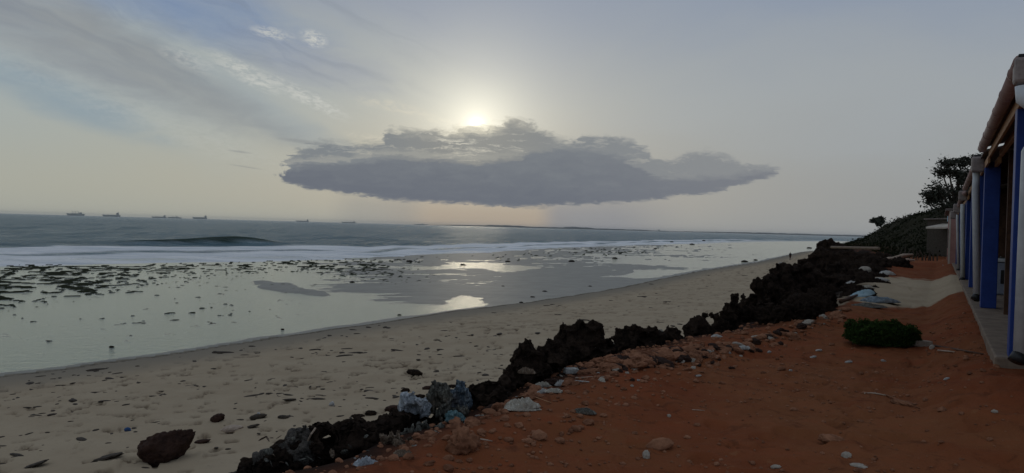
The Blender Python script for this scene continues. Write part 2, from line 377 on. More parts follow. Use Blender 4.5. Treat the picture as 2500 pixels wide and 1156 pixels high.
def fabric(name, c1, c2, scale=9, rough=0.75):
    def f(g, b, out):
        v = g.mapped(g.obj(), (1.6, 0.7, 0.8)); n = g.noise(v, scale * 1.6, 4, 0.6, 1.6); rd = g.m('ABSOLUTE', n - 0.5) * 6.0; n2 = g.noise(g.obj(), scale * 6, 4, 0.7)
        st = g.noise(g.obj(), scale * .5, 3, 0.5)
        c = g.mix(g.ss(rd * 0.75 + n2 * 0.3, 0.12, 0.85), c1, c2); c = g.mix(g.ss(st, 0.50, 0.68) * 0.55, c, (0.13, 0.085, 0.055))  # fold shading painted as colour, dark in creases; brown stains over it
        g.put(b.inputs['Base Color'], c); b.inputs['Roughness'].default_value = rough; b.inputs['Specular IOR Level'].default_value = 0.2
        g.put(b.inputs['Normal'], g.bump(rd + n2 * 0.2, 0.9, 0.02))
    return mat(name, f)
M['white_cloth'] = fabric('white_cloth', (0.36, 0.40, 0.44), (0.66, 0.70, 0.74))
M['blue_cloth'] = fabric('blue_grey_cloth', (0.055, 0.085, 0.12), (0.27, 0.33, 0.37), 7)
M['grey_cloth'] = fabric('grey_sacking', (0.075, 0.073, 0.062), (0.24, 0.235, 0.20), 7)
M['beige_cloth'] = fabric('beige_sacking', (0.14, 0.095, 0.065), (0.34, 0.27, 0.20), 7)
M['turq_cloth'] = fabric('turquoise_net', (0.10, 0.20, 0.22), (0.24, 0.38, 0.40), 14)
M['cream_sheet'] = fabric('cream_sheet', (0.36, 0.32, 0.26), (0.60, 0.57, 0.49), 5)
M['white_plastic'] = fabric('white_plastic', (0.46, 0.45, 0.42), (0.68, 0.67, 0.64), 6, 0.45)
M['tarp'] = fabric('grey_blue_tarp', (0.13, 0.17, 0.20), (0.27, 0.33, 0.37), 4, 0.55)
M['blue_plastic'] = fabric('blue_plastic', (0.02, 0.08, 0.22), (0.04, 0.13, 0.33), 6, 0.5)
M['stick'] = simple('driftwood', (0.26, 0.19, 0.14), (0.46, 0.37, 0.29), 9, 0.8, 0.3, 0.004)
def leafmat(name, c1, c2):
    def f(g, b, out):
        n = g.noise(g.pos(), 3.0, 4, 0.6); r = g.attr('tone')
        g.put(b.inputs['Base Color'], g.mix(g.m('ADD', n * 0.5, r * 0.5, clamp=True), c1, c2)); b.inputs['Roughness'].default_value = 0.8; b.inputs['Specular IOR Level'].default_value = 0.04
    return mat(name, f)
M['leaf_bush'] = leafmat('bush_leaf', (0.010, 0.026, 0.007), (0.045, 0.080, 0.018))
M['leaf_scrub'] = leafmat('scrub_leaf', (0.007, 0.010, 0.004), (0.018, 0.021, 0.008))
M['leaf_tree'] = leafmat('tree_leaf', (0.030, 0.034, 0.026), (0.075, 0.080, 0.062))

# ------------------------------------------------------------------ the lie of the land (world coordinates, metres)
SEA = -4.30
def pl(*a): return np.array(a, dtype=float)
BANK = np.array([(-70, -60), (-20, -9), (-8.5, 1.0), (-4.4, 3.6)] + [at(*p) for p in ((700, 1150), (900, 1112), (1180, 1005), (1330, 940), (1450, 872), (1600, 845), (1750, 815), (1950, 770), (2030, 738), (2095, 690), (2140, 655))] + [(32, 66), (46, 108), (73, 165), (108, 225), (190, 350), (420, 640), (1000, 1400), (3300, 4000)])
WATER = np.array([(-110, -90), (-52, -20), (-33, 10)] + [at(px, py, SEA) for px, py in ((0, 918), (250, 888), (500, 851), (800, 806), (1100, 762), (1300, 737), (1500, 706), (1700, 664), (1850, 641), (1960, 616))] + [(180, 402), (345, 700), (800, 1480), (2300, 4050)])
def sdist(x, y, L):
    """signed distance to a polyline walked from near to far; positive on its right (landward)"""
    best = np.full(x.shape, 1e18); sg = np.ones(x.shape)
    for (ax, ay), (bx, by) in zip(L[:-1], L[1:]):
        dx, dy = bx - ax, by - ay; t = np.clip(((x - ax) * dx + (y - ay) * dy) / (dx * dx + dy * dy), 0, 1)
        ex, ey = x - (ax + t * dx), y - (ay + t * dy); d = ex * ex + ey * ey
        c = np.sign((x - ax) * dy - (y - ay) * dx); k = d < best - 1e-9
        best = np.where(k, d, best); sg = np.where(k, c, sg)
    return np.sqrt(best) * sg
def pxlobe(PX, PY, cx, cy, rx, ry, rot=0.0):
    c, s_ = math.cos(R_(rot)), math.sin(R_(rot)); a, b = PX - cx, PY - cy
    u, v = (a * c + b * s_) / rx, (b * c - a * s_) / ry
    return u * u + v * v
WTH = 29.5; WDX, WDY = math.sin(R_(WTH)), math.cos(R_(WTH))      # direction of the row of houses
WX0 = 0.71
def terrain(x, y, full=False):
    x = np.asarray(x, dtype=float); y = np.asarray(y, dtype=float)
    sb = sdist(x, y, BANK); sw = sdist(x, y, WATER); D = np.hypot(x, y)
    sw = sw + fbm2(x * 0.5, y * 0.5, 4, 6) * 0.35
    sb = sb + fbm2(x * 0.9, y * 0.9, 3, 5) * np.clip(D * 0.02, 0.15, 0.9)
    # platform
    zp = fbm2(x * 0.45, y * 0.45, 4, 11) * 0.05 + fbm2(x * 2.3, y * 2.3, 3, 12) * 0.026 + fbm2(x * 9, y * 9, 2, 13) * 0.014 - sst(fbm2(x * 2.9 + 7, y * 2.9, 2, 16), .30, .55) * 0.035 + np.abs(fbm2(x * 4.2, y * 4.2, 2, 14)) * 0.02 * sst(fbm2(x * .6, y * .6, 2, 15), -.2, .4)
    wall = (x - WX0) * WDY - y * WDX                                # distance from the row (positive inside)
    zp = zp + (0.24 + 0.05 * sst(y, 8.0, 13.2)) * sst(y, 4.5, 7.0) * sst(wall, -0.9, -0.12) * sst(y, 60, 45)
    zp = zp * sst(sb, -0.5, 1.5) + 0.10 * sst(sb, 1.6, 0.5) * sst(sb, 0.0, 0.5)
    # hill beyond the platform
    hy = np.interp(y, [55, 62, 85, 95, 115, 135, 170, 260, 600], [0, .9, 5.2, 4.8, 3.7, 2.85, 1.5, 1.2, 1.2])
    hw = np.interp(y, [60, 85, 170, 400], [5, 9, 5, 20])
    zh = hy * sst(sb, 0.5, hw + 2) * (1 + 0.10 * fbm2(x * 0.08, y * 0.08, 3, 21)) + fbm2(x * 0.3, y * 0.3, 3, 22) * 0.25 * sst(y, 56, 64)
    zl = zp + zh
    # beach
    wb = np.interp(D, [0, 20, 60, 150, 400], [2.0, 2.6, 3.6, 4.6, 9]); foot = np.interp(D, [0, 60, 200], [-2.75, -3.1, -3.7])
    t = np.clip((-sb - wb) / (np.maximum(-sb - wb, 0) + np.maximum(sw, 0) + 1e-6), 0, 1)
    zb = foot + (SEA + 0.012 - foot) * t ** 0.85
    zb = zb + (fbm2(x * 0.25, y * 0.25, 3, 31) * 0.07 + fbm2(x * 1.2, y * 1.2, 3, 32) * 0.035) * sst(sw, 0.0, 5.0)
    foot_n = fbm2(x * 2.6, y * 2.6, 2, 33); dens = fbm2(x * 0.22, y * 0.22, 2, 34)
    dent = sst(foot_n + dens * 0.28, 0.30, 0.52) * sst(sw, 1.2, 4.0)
    lump = sst(fbm2(x * 1.9 + 40, y * 1.9, 2, 35), 0.40, 0.7) * sst(sw, 3, 7)
    zb = zb - dent * 0.095 + lump * 0.05
    z = np.where(sb > 0, zl, zl * sst(sb, -1.0, 0) + 0)
    k = sst(sb, -wb, 0.0); z = zb + (zl - zb) * k * 1.0
    # tidal flat
    PX, PY = proj(x, y, np.full(x.shape, SEA))
    flat = sw < 0
    PXo, PYo = PX, PY; PX = PX + fbm2(x * .22, y * .16, 4, 45) * 60; PY = PY + fbm2(x * .16 + 9, y * .12, 4, 46) * 12
    bias = np.interp(PX, [-400, 500, 760, 960, 1150, 1450, 1700, 2000], [-0.050, -0.042, -0.018, 0.008, 0.014, 0.010, -0.012, -0.028])
    bias = bias - 0.040 * sst(PY - np.interp(PX, [0, 900, 1100, 1300, 1600], [650, 725, 745, 800, 900]), -12, 25)
    bias = bias - 0.10 * np.exp(-pxlobe(PX, PY, 1120, 746, 72, 20, -14) ** 1.5) - 0.08 * np.exp(-pxlobe(PX, PY, 1215, 652, 120, 9, 2) ** 1.5)
    bias = bias - 0.07 * np.exp(-pxlobe(PX, PY, 1080, 655, 60, 5, 0)) - 0.05 * np.exp(-pxlobe(PX, PY, 1600, 640, 90, 5, 2)) - 0.05 * np.exp(-pxlobe(PX, PY, 1560, 672, 110, 6, -4))
    bias = bias + 0.030 * np.exp(-pxlobe(PX, PY, 1330, 700, 260, 26, -6) ** 2) + 0.02 * np.exp(-pxlobe(PX, PY, 950, 690, 170, 26, 3) ** 2)
    bias = bias + 0.10 * np.exp(-np.maximum(pxlobe(PX, PY, 705, 704, 88, 12, 9) + fbm2(x * .35, y * .2, 4, 44) * 1.1, 0) ** 2)
    PX, PY = PXo, PYo
    cg, sg_ = math.cos(R_(25)), math.sin(R_(25)); ua, ub = x * cg + y * sg_, -x * sg_ + y * cg
    micro = fbm2(ua * 0.10, ub * 0.20, 5, 41) * 0.034 + fbm2(ua * 0.30, ub * 1.3, 5, 42, .6) * 0.034
    zf = SEA + bias + micro * np.interp(PX, [300, 900], [0.6, 1.0])
    fi = np.interp(PX, FPXS, FIN)                                  # inner edge of the surf as distance ahead
    rw = np.abs(fbm2(ua * 0.50, ub * 0.42, 3, 51)) + 0.30 * np.abs(fbm2(ua * 1.4, ub * 1.2, 2, 52))
    dn = np.interp(PX, [150, 500, 980, 1100], [1.0, .62, .45, 0]) * sst(PY - np.interp(PX, [0, 400, 700, 950], [775, 720, 690, 720]), 0, -55) + 0.55 * np.exp(-pxlobe(PX, PY, 1430, 618, 260, 14, -3)) + 0.30 * np.exp(-pxlobe(PX, PY, 900, 650, 330, 16, 6))
    dn = dn * sst(D, fi * 1.05, fi * 0.97)
    weed = sst(dn * (0.27 + 0.16 * fbm2(ua * .06, ub * .06, 2, 55)) - rw, 0.0, 0.06)
    spk = sst(fbm2(ua * 1.5, ub * 1.1, 3, 53), 0.50, 0.60) * sst(PX, 1300, 400) * 0.9 * sst(-sw, 2.0, 8.0) * sst(D, 95, 60)
    weed = np.clip(weed + spk * sst(fbm2(x * 0.1, y * 0.1, 2, 54), -0.3, 0.2), 0, 1) * flat
    zf = np.where(weed > 0.02, np.maximum(zf, SEA - 0.02) + weed * 0.06, zf)
    zf = zf - 1.4 * sst(D, fi * 1.02, fi * 1.35)
    kf = sst(-sw, 0.0, 2.5); z = np.where(flat, zb * (1 - kf) + zf * kf, z)
    if not full: return z
    pxz, pyz = proj(x, y, np.zeros(x.shape))
    pale = np.exp(-np.maximum(pxlobe(pxz, pyz, 2190, 716, 215, 34, 0), 0) ** 3 * 0.8)
    pale = np.maximum(pale, 0.0); pale = np.maximum(pale, np.exp(-pxlobe(pxz, pyz, 1990, 742, 90, 13, 4) ** 2)) + fbm2(x * 1.2, y * 1.2, 3, 61) * 0.35
    red = np.where(sb > -0.9, 1 - sst(pale, 0.35, 0.6) * (D > 10), 0) * sst(sb, -1.1, -0.5)
    far = sst(y, 57, 61) * sst(sb, 0, 3)
    dust = sst(fbm2(x * 0.35, y * 0.35, 3, 62), -0.1, 0.5)
    wet = sst(sw, 5.0, 0.8)
    edge = np.exp(-((sw - 0.25) / 0.16) ** 2)  # mask for the painted line of shade along the water's edge
    sub = flat * sst(SEA - z, 0.001, 0.012)  # mask for the flooded sand that is painted paler
    rockb = sst(sb, -wb * 0.95, -wb * .6) * sst(sb, 0.6 + D * 0.012, -0.2)
    return z, dict(red=red, weed=weed, wet=wet, scrub=far, dust=dust, dent=dent * sst(sb, -0.6, -1.5) * (~flat), flat=flat.astype(float), edge=edge, sub=sub, rockb=rockb)
# surf edges as distance ahead along pixel columns
FPXS = np.array([-900, 0, 300, 600, 900, 1200, 1500, 1700, 1850, 2100, 2600])
def _fd(px, py): return float(np.hypot(*at(px, py, SEA)))
FIN = np.array([_fd(*p) for p in ((-900, 628), (0, 650), (300, 646), (600, 641), (900, 633), (1200, 619), (1500, 603), (1700, 596), (1850, 592), (2100, 591), (2600, 603))])
FOUT = np.array([_fd(*p) for p in ((-900, 580), (0, 606), (300, 602), (600, 600), (900, 602), (1200, 597), (1500, 590), (1700, 586), (1850, 585), (2100, 588), (2600, 600))])

def polar(azs, Ds):
    A, D_ = np.meshgrid(azs, Ds); x = np.sin(A) * D_; y = np.cos(A) * D_
    nr, nc = A.shape; i = np.arange(nr * nc).reshape(nr, nc)
    a, b, c, d = i[:-1, :-1], i[:-1, 1:], i[1:, 1:], i[1:, :-1]
    return x.ravel(), y.ravel(), np.stack([a, b, c, d], -1).reshape(-1, 4)
def ring(a, b, k, n): return list(1 / np.linspace(1 / a, 1 / b, n, endpoint=False))
azs = np.concatenate([np.radians(np.linspace(-180, -40, 70, endpoint=False)), np.arctan(np.linspace(-math.tan(R_(40)), math.tan(R_(38)), 1000, endpoint=False)), np.radians(np.linspace(38, 180, 70))])
Ds = [0.05, 1.0, 2.0, 3.0, 3.6] + ring(4.0, 14, 0, 170) + ring(14, 40, 0, 150) + ring(40, 100, 0, 150) + ring(100, 500, 0, 50) + [500, 700, 1000, 1600, 2800, 5000, 9000]
gx, gy, gf = polar(azs, np.array(Ds))
gz, ga = terrain(gx, gy, True)

def m_ground(g, b, out):
    p = g.pos()
    nA = g.noise(p, 0.5, 5, 0.6); nB = g.noise(p, 7.0, 6, 0.65); nC = g.noise(p, 45.0, 4, 0.7); nE = g.noise(p, 3.3, 6, 0.66, 1.2); nD = g.noise(p, 2.0, 6, 0.62, 0.4)
    red = g.mix(g.ss(nA, 0.35, 0.65), (0.190, 0.056, 0.024), (0.205, 0.078, 0.034))
    red = g.mix(g.ss(nD, 0.46, 0.66) * 0.7, red, (0.225, 0.062, 0.026))
    red = g.mix(g.ss(nB, 0.60, 0.72) * 0.5, red, (0.25, 0.115, 0.055)); red = g.mix(g.ss(nC, 0.62, 0.72) * 0.5, red, (0.06, 0.026, 0.017))
    red = g.mix(g.ss(nE, 0.54, 0.66) * 0.55, red, (0.085, 0.030, 0.016)); red = g.mix(g.attr('dust') * g.ss(nD, 0.40, 0.60) * 0.35, red, (0.23, 0.105, 0.048))
    sand = g.mix(g.ss(nA, 0.3, 0.7), (0.365, 0.288, 0.198), (0.415, 0.335, 0.235)); sand = g.mix(g.ss(nB, 0.55, 0.75) * 0.35, sand, (0.22, 0.175, 0.12))
    sand = g.mix(g.attr('dent') * g.ss(nB, 0.35, 0.6), sand, (0.13, 0.095, 0.062))  # footprint hollows darkened in colour: painted shade together with weed flecks
    sand = g.mix(g.attr('wet'), sand, (0.250, 0.215, 0.165))
    sand = g.mix(g.attr('edge') * g.ss(nB, 0.42, 0.52), sand, (0.05, 0.045, 0.035))  # thin shadow at the waterline painted into the sand colour
    fl = g.mix(g.ss(nA, 0.3, 0.7), (0.170, 0.158, 0.125), (0.225, 0.210, 0.165))
    fl = g.mix(g.attr('sub'), fl, (0.44, 0.46, 0.33))  # flooded sand painted paler, standing in for brighter sky reflection
    c = g.mix(g.attr('flat'), sand, fl)
    c = g.mix(g.attr('red'), c, red)
    wd = g.mix(nB, (0.006, 0.009, 0.003), (0.024, 0.028, 0.010))
    c = g.mix(g.ss(g.attr('weed') + (nB - 0.5) * 0.4, 0.15, 0.55), c, wd)
    c = g.mix(g.attr('rockb') * g.ss(nD + nB * 0.4, 0.50, 0.62), c, (0.018, 0.013, 0.011))
    c = g.mix(g.attr('scrub'), c, (0.028, 0.026, 0.016))
    g.put(b.inputs['Base Color'], c)
    g.put(b.inputs['Roughness'], g.m('SUBTRACT', 0.92, g.attr('flat') * 0.47 * g.ss(g.attr('weed'), 0.3, 0.0)))
    g.put(b.inputs['Specular IOR Level'], g.m('MAXIMUM', 0.03, g.attr('flat') * 0.35 - g.attr('weed') * 0.35))
    g.put(b.inputs['Normal'], g.bump(nB + nC * 0.5 + nD * 1.2, 0.55, 0.035))
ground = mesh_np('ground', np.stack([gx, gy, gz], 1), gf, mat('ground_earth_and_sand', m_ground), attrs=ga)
tag(ground, 'red earth bank dropping to a footprinted pale sand beach and wet tidal flat', None, None, 'structure')

_tt = np.geomspace(2.0, 600, 9000)
def hit(px, py):
    """where the photo ray meets the ground"""
    d = ray(px, py); P_ = EYE[None] + d[None] * _tt[:, None] / d[1]
    z = terrain(P_[:, 0], P_[:, 1]); k = np.argmax(P_[:, 2] < z); p = P_[k]
    return Vector((p[0], p[1], z[k]))
def tz(x, y): return float(terrain(np.array([x]), np.array([y]))[0])

# ------------------------------------------------------------------ sea
saz = np.concatenate([np.radians(np.linspace(-130, -40, 30, endpoint=False)), np.arctan(np.linspace(-math.tan(R_(40)), math.tan(R_(36)), 900, endpoint=False)), np.radians(np.linspace(36, 60, 12))])
sD = [16, 30, 45, 60, 72] + ring(80, 500, 0, 240) + ring(500, 3000, 0, 30) + [3000, 6000, 12000, 20000, 30000]
sx, sy, sf = polar(saz, np.array(sD)); sDD = np.hypot(sx, sy)
PXs, PYs = proj(sx, sy, np.full(sx.shape, SEA))
fin, fout = np.interp(PXs, FPXS, FIN), np.interp(PXs, FPXS, FOUT)
fin = fin * (1 + 0.035 * fbm2(sx * 0.05, sy * 0.05, 4, 70)); fout = fout * (1 + 0.06 * fbm2(sx * 0.02, sy * 0.02, 3, 71))
q = (sDD - fin) / (fout - fin)
foam = sst(q, -0.04, 0.04) * sst(q, 1.10, 0.9)
strk = np.exp(-((q - 0.52 - 0.10 * fbm2(sx * 0.012, sy * 0.03, 3, 72)) / 0.07) ** 2) + 0.7 * np.exp(-((q - 0.13) / 0.06) ** 2)
foam = foam * (1 - 0.62 * strk) * (0.88 + 0.3 * fbm2(sx * 0.03, sy * 0.09, 4, 73))
foam *= np.interp(PXs, [-300, 1300, 1650, 1900, 2100], [1, 1, 0.8, 0.45, 0.3])
off = sst(q, -0.05, 0.6)
wv = np.zeros_like(sx)
for L_, A_, ang_, ph in ((26, .16, 14, 0), (15, .10, 2, 2), (8, .05, 24, 4), (41, .20, 8, 1), (5.2, .035, -8, 3)):
    kx, ky = math.sin(R_(ang_)), math.cos(R_(ang_)); wob = fbm2(sx * 0.02, sy * 0.02, 2, 80 + ph) * 2.5
    amp = np.clip(1.4 - sDD / (L_ * 70), 0, 1)
    wv += A_ * amp * (2 * (0.5 + 0.5 * np.sin((sx * kx + sy * ky) * 2 * math.pi / L_ + wob + ph)) ** 2 - 1) * (0.55 + 0.8 * fbm2(sx * 0.03, sy * 0.06, 2, 90 + ph))
roll_ = 0.30 * np.exp(-((q - 0.62) / 0.10) ** 2) + 0.22 * np.exp(-((q - 0.20) / 0.07) ** 2)
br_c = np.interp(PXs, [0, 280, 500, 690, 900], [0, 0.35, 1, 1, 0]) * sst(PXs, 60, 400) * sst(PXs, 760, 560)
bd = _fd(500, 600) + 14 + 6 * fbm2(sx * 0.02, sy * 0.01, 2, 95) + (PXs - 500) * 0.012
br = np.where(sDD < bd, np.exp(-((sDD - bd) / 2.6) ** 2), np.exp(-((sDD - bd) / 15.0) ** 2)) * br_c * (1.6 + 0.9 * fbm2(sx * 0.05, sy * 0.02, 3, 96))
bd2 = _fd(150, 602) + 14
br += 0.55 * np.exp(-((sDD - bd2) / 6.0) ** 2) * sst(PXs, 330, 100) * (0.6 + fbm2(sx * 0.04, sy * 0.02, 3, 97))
foam = np.clip(foam - br * 0.5 * (q > 0.9), 0, 1)
sz = SEA + wv * off + roll_ * sst(q, 0, .1) * (1 + 0.5 * fbm2(sx * 0.1, sy * 0.1, 3, 98)) * (q < 1.2) + br
sz = np.where(sDD < 75, SEA, sz)
def m_sea(g, b, out):
    b.id_data.nodes.remove(b)
    p = g.pos(); off_ = g.attr('off')
    f0 = g.attr('foam')
    rip = g.noise(g.mapped(p, (1, 1.4, 1)), 1.7, 5, 0.6, 0.3); rip2 = g.noise(p, 6.0, 3, 0.6)
    big = g.noise(g.mapped(p, (0.6, 1.0, 1)), 0.16, 7, 0.66, 0.6)
    thin_b = g.bump(rip + rip2 * 0.5, 0.8, 0.055); chop = g.noise(g.mapped(p, (0.7, 1.0, 1)), 0.9, 4, 0.6)
    deep_b = g.bump(big + chop * 0.22, 1.0, 4.2)
    nm = g.n('ShaderNodeMix', data_type='VECTOR'); g.put(nm.inputs[0], off_); g.put(nm.inputs[4], thin_b); g.put(nm.inputs[5], deep_b)
    N_ = S(g, nm.outputs[1])
    fr = g.n('ShaderNodeFresnel'); g.put(fr.inputs[0], g.lin(off_, 0, 1, 1.46, 1.33)); g.put(fr.inputs[1], N_)
    gl = g.n('ShaderNodeBsdfGlossy'); gl.inputs[0].default_value = (0.99, 1.0, 0.97, 1); g.put(gl.inputs['Roughness'], g.lin(off_, 0, 1, 0.10, 0.16)); g.put(gl.inputs['Normal'], N_)
    tr = g.n('ShaderNodeBsdfTransparent'); tr.inputs[0].default_value = (0.90, 0.95, 0.91, 1)
    df = g.n('ShaderNodeBsdfDiffuse'); df.inputs[0].default_value = (0.085, 0.17, 0.20, 1); g.put(df.inputs['Normal'], N_)
    g.put(df.inputs[0], g.mix(g.attr('breaker'), (0.105, 0.185, 0.225), (0.014, 0.040, 0.030)))  # dark shading of the breaker face painted into the water colour
    def ms(f, a, c):
        x = g.n('ShaderNodeMixShader'); g.put(x.inputs[0], f); g.t.links.new(a, x.inputs[1]); g.t.links.new(c, x.inputs[2]); return x.outputs[0]
    body = ms(g.attr('deep'), tr.outputs[0], df.outputs[0])
    pat = g.noise(g.mapped(p, (0.055, 0.012, 1)), 1.0, 6, 0.68, 0.8); pat2 = g.noise(g.mapped(p, (0.20, 0.05, 1)), 1.0, 5, 0.65, 0.6)
    sheen_patch = g.ss(pat * 0.5 + pat2 * 0.5, 0.38, 0.54) * 0.72 + 0.42        # reflection patterned by noise, imitating chop facets turned to or from the sky
    sheen_patch = sheen_patch * (1.0 - g.attr('breaker') * 0.7)
    fmul = g.m('ADD', sheen_patch * off_, g.m('SUBTRACT', 1.0, off_))
    water = ms(S(g, fr.outputs[0]) * fmul, body, gl.outputs[0])
    fn = g.noise(g.mapped(p, (0.25, 0.6, 1)), 0.35, 7, 0.65, 0.5); fn2 = g.noise(p, 1.2, 5, 0.65)
    fd = g.n('ShaderNodeBsdfDiffuse'); g.put(fd.inputs[0], g.mix(g.ss(fn, 0.3, 0.65), (0.70, 0.74, 0.77), (1.0, 0.99, 0.97)))
    g.put(fd.inputs['Normal'], g.bump(fn + fn2 * 0.3, 1.0, 1.6))
    ff = g.ss(f0 + (fn - 0.5) * 0.55 + (fn2 - 0.5) * 0.25, 0.22, 0.62)
    fl = ms(ff * g.ss(f0, 0.0, 0.12), water, fd.outputs[0])
    g.t.links.new(fl, out.inputs[0])
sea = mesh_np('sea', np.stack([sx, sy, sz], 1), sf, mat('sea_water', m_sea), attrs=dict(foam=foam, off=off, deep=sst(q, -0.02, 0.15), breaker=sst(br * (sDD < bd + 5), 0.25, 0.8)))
tag(sea, 'grey blue sea with white surf, thinning to a sheet of shallow water over the flat', None, None, 'structure')

# ------------------------------------------------------------------ rocks
def ico(sub):
    t = (1 + 5 ** .5) / 2
    v = [(-1, t, 0), (1, t, 0), (-1, -t, 0), (1, -t, 0), (0, -1, t), (0, 1, t), (0, -1, -t), (0, 1, -t), (t, 0, -1), (t, 0, 1), (-t, 0, -1), (-t, 0, 1)]
    f = [(0, 11, 5), (0, 5, 1), (0, 1, 7), (0, 7, 10), (0, 10, 11), (1, 5, 9), (5, 11, 4), (11, 10, 2), (10, 7, 6), (7, 1, 8), (3, 9, 4), (3, 4, 2), (3, 2, 6), (3, 6, 8), (3, 8, 9), (4, 9, 5), (2, 4, 11), (6, 2, 10), (8, 6, 7), (9, 8, 1)]
    v = [np.array(p) / np.linalg.norm(p) for p in v]
    for _ in range(sub):
        c = {}; nf = []
        def mid(a, b):
            k = (a, b) if a < b else (b, a)
            if k not in c: m_ = v[a] + v[b]; v.append(m_ / np.linalg.norm(m_)); c[k] = len(v) - 1
            return c[k]
        for a, b, d in f:
            x, y, z = mid(a, b), mid(b, d), mid(d, a); nf += [(a, x, z), (b, y, x), (d, z, y), (x, y, z)]
        f = nf
    return np.array(v), np.array(f)
ICO = {k: ico(k) for k in (1, 2, 3, 4)}
def rock_v(sub, seed, jag=1.0):
    v, f = ICO[sub]
    r = 1 + 0.30 * fbm3(v * 1.1 + seed, 2, seed) + jag * (0.20 * fbm3(v * 2.4 + seed * 3, 2, seed + 5, ridged=True) + 0.16 * fbm3(v * 6.0 - seed, 2, seed + 9, ridged=True))
    return v * r[:, None], f
def jumble(blobs, sub, seed, jag=1.0):
    """joined jagged blobs: (centre, (rx, ry, rz))"""
    V_, F_, b = [], [], 0
    for i, (c, r) in enumerate(blobs):
        v, f = rock_v(sub, (seed * 31 + i * 7) % 997, jag); th = (i * 2.39 + seed) % 6.28
        R2 = np.array([[math.cos(th), -math.sin(th), 0], [math.sin(th), math.cos(th), 0], [0, 0, 1]])
        v = (v @ R2.T) * np.array(r) + np.array(c); V_.append(v); F_.append(f + b); b += len(v)
    return np.concatenate(V_), np.concatenate(F_)
def fused(name, V_, F_, m_, c, label, cat, group, d, seed):
    o = mesh_np(name, V_, F_, m_); md = o.modifiers.new('remesh', 'REMESH'); md.mode = 'VOXEL'; md.voxel_size = max(0.010, 0.0016 * d)
    dg = bpy.context.evaluated_depsgraph_get(); me = bpy.data.meshes.new_from_object(o.evaluated_get(dg)); old = o.data
    o.modifiers.clear(); o.data = me; bpy.data.meshes.remove(old)
    n = len(me.vertices); co = np.empty(n * 3, dtype=np.float32); me.vertices.foreach_get('co', co); no = np.empty(n * 3, dtype=np.float32); me.vertices.foreach_get('normal', no)
    co = co.reshape(-1, 3).astype(float); no = no.reshape(-1, 3); k = 1 + d * 0.06
    a = fbm3(co * 7 / k + seed, 3, seed, .6, True); b_ = fbm3(co * 22 / k - seed, 2, seed + 3, .6, True)
    co = co + no * ((a * 0.045 + b_ * 0.022 - np.clip(b_, 0.3, 1) * 0.05 + np.clip(fbm3(co * 3.5 / k, 2, seed + 8) - .15, 0, 1) * .09 - 0.028) * k)[:, None]
    me.vertices.foreach_set('co', co.astype(np.float32).ravel()); me.polygons.foreach_set('use_smooth', np.full(len(me.polygons), True)); me.update()
    if not me.materials: me.materials.append(m_)
    o.location = c; tag(o, label, cat, group); return o
def outcrop(label, sil, bot, D, seed, rr=(0.08, 0.17), sub=3, mat_=None, group='black coral rocks along the bank edge', step=22, holes=()):
    """a jagged outcrop: sil = skyline, bot = foot line (photo points); D = distance ahead, number or (x, D) pairs"""
    rnd = random.Random(seed); bl = []
    Df = (lambda px: D) if not isinstance(D, (list, tuple)) else (lambda px: float(np.interp(px, [d[0] for d in D], [d[1] for d in D])))
    sx_ = [p[0] for p in sil]; px = min(sx_)
    segs = []
    for (x0, y0), (x1, y1) in zip(sil[:-1], sil[1:]):
        n = max(1, int(math.hypot(x1 - x0, y1 - y0) / (step * 0.55)))
        for k in range(n): segs.append((x0 + (x1 - x0) * k / n, y0 + (y1 - y0) * k / n))
    segs.append(sil[-1])
    for (x, y) in segs:
        d = Df(x); r = rnd.uniform(*rr) * 0.62; rp = r * FPX / d
        p = atD(x, y + rp * 0.9, d); bl.append((p, (r * rnd.uniform(.8, 1.1), r * 1.1, r * rnd.uniform(.8, 1.25))))
        yb = float(np.interp(x, [b_[0] for b_ in bot], [b_[1] for b_ in bot])); yy = y + rp * 1.2
        while yy < yb:
            R__ = min(rnd.uniform(rr[0], rr[1]), (yy - y) / FPX * d * .55 + r * .5); Rp = R__ * FPX / d
            if not any(abs(yy + Rp * .7 - hy) < Rp + 4 and abs(x - hx) < Rp + 4 for hx, hy in holes):
                p = atD(x + rnd.uniform(-3, 3), yy + Rp * 1.0, d + rnd.uniform(-0.1, 0.35)); bl.append((p, (R__ * rnd.uniform(.7, 1.2), R__ * 1.4, R__ * rnd.uniform(.8, 1.5))))
            yy += Rp * 0.85
    c = np.mean([b_[0] for b_ in bl], 0); c = np.array([c[0], c[1], min(b_[0][2] for b_ in bl)])
    V_, F_ = jumble([(b_[0] - c, b_[1]) for b_ in bl], sub, seed)
    return fused('coral_rock', V_, F_, mat_ or M['rock'], c, label, 'rock', group, Df(sil[len(sil) // 2][0]), seed)
outcrop('squat black coral rock beside the draped cloths, where the sacks end', [(1152, 985), (1150, 945), (1170, 928), (1195, 922), (1215, 930), (1222, 940)], [(1150, 1005), (1230, 975)], 6.6, 3, (0.05, 0.10))
outcrop('steep black coral ridge climbing from the squat rock to the tall knob', [(1222, 930), (1232, 905), (1250, 885), (1262, 870)], [(1200, 985), (1290, 945)], [(1220, 6.9), (1270, 7.6)], 4, (0.06, 0.12))
outcrop('black coral rock with one tall rounded knob', [(1268, 865), (1275, 838), (1290, 830), (1302, 848), (1318, 852)], [(1265, 960), (1330, 930)], 7.8, 5, (0.05, 0.11), step=16)
outcrop('low black coral shoulder between the knob and the three-peaked rock', [(1322, 845), (1340, 830), (1358, 830)], [(1310, 930), (1370, 900)], 8.2, 6, (0.06, 0.12))
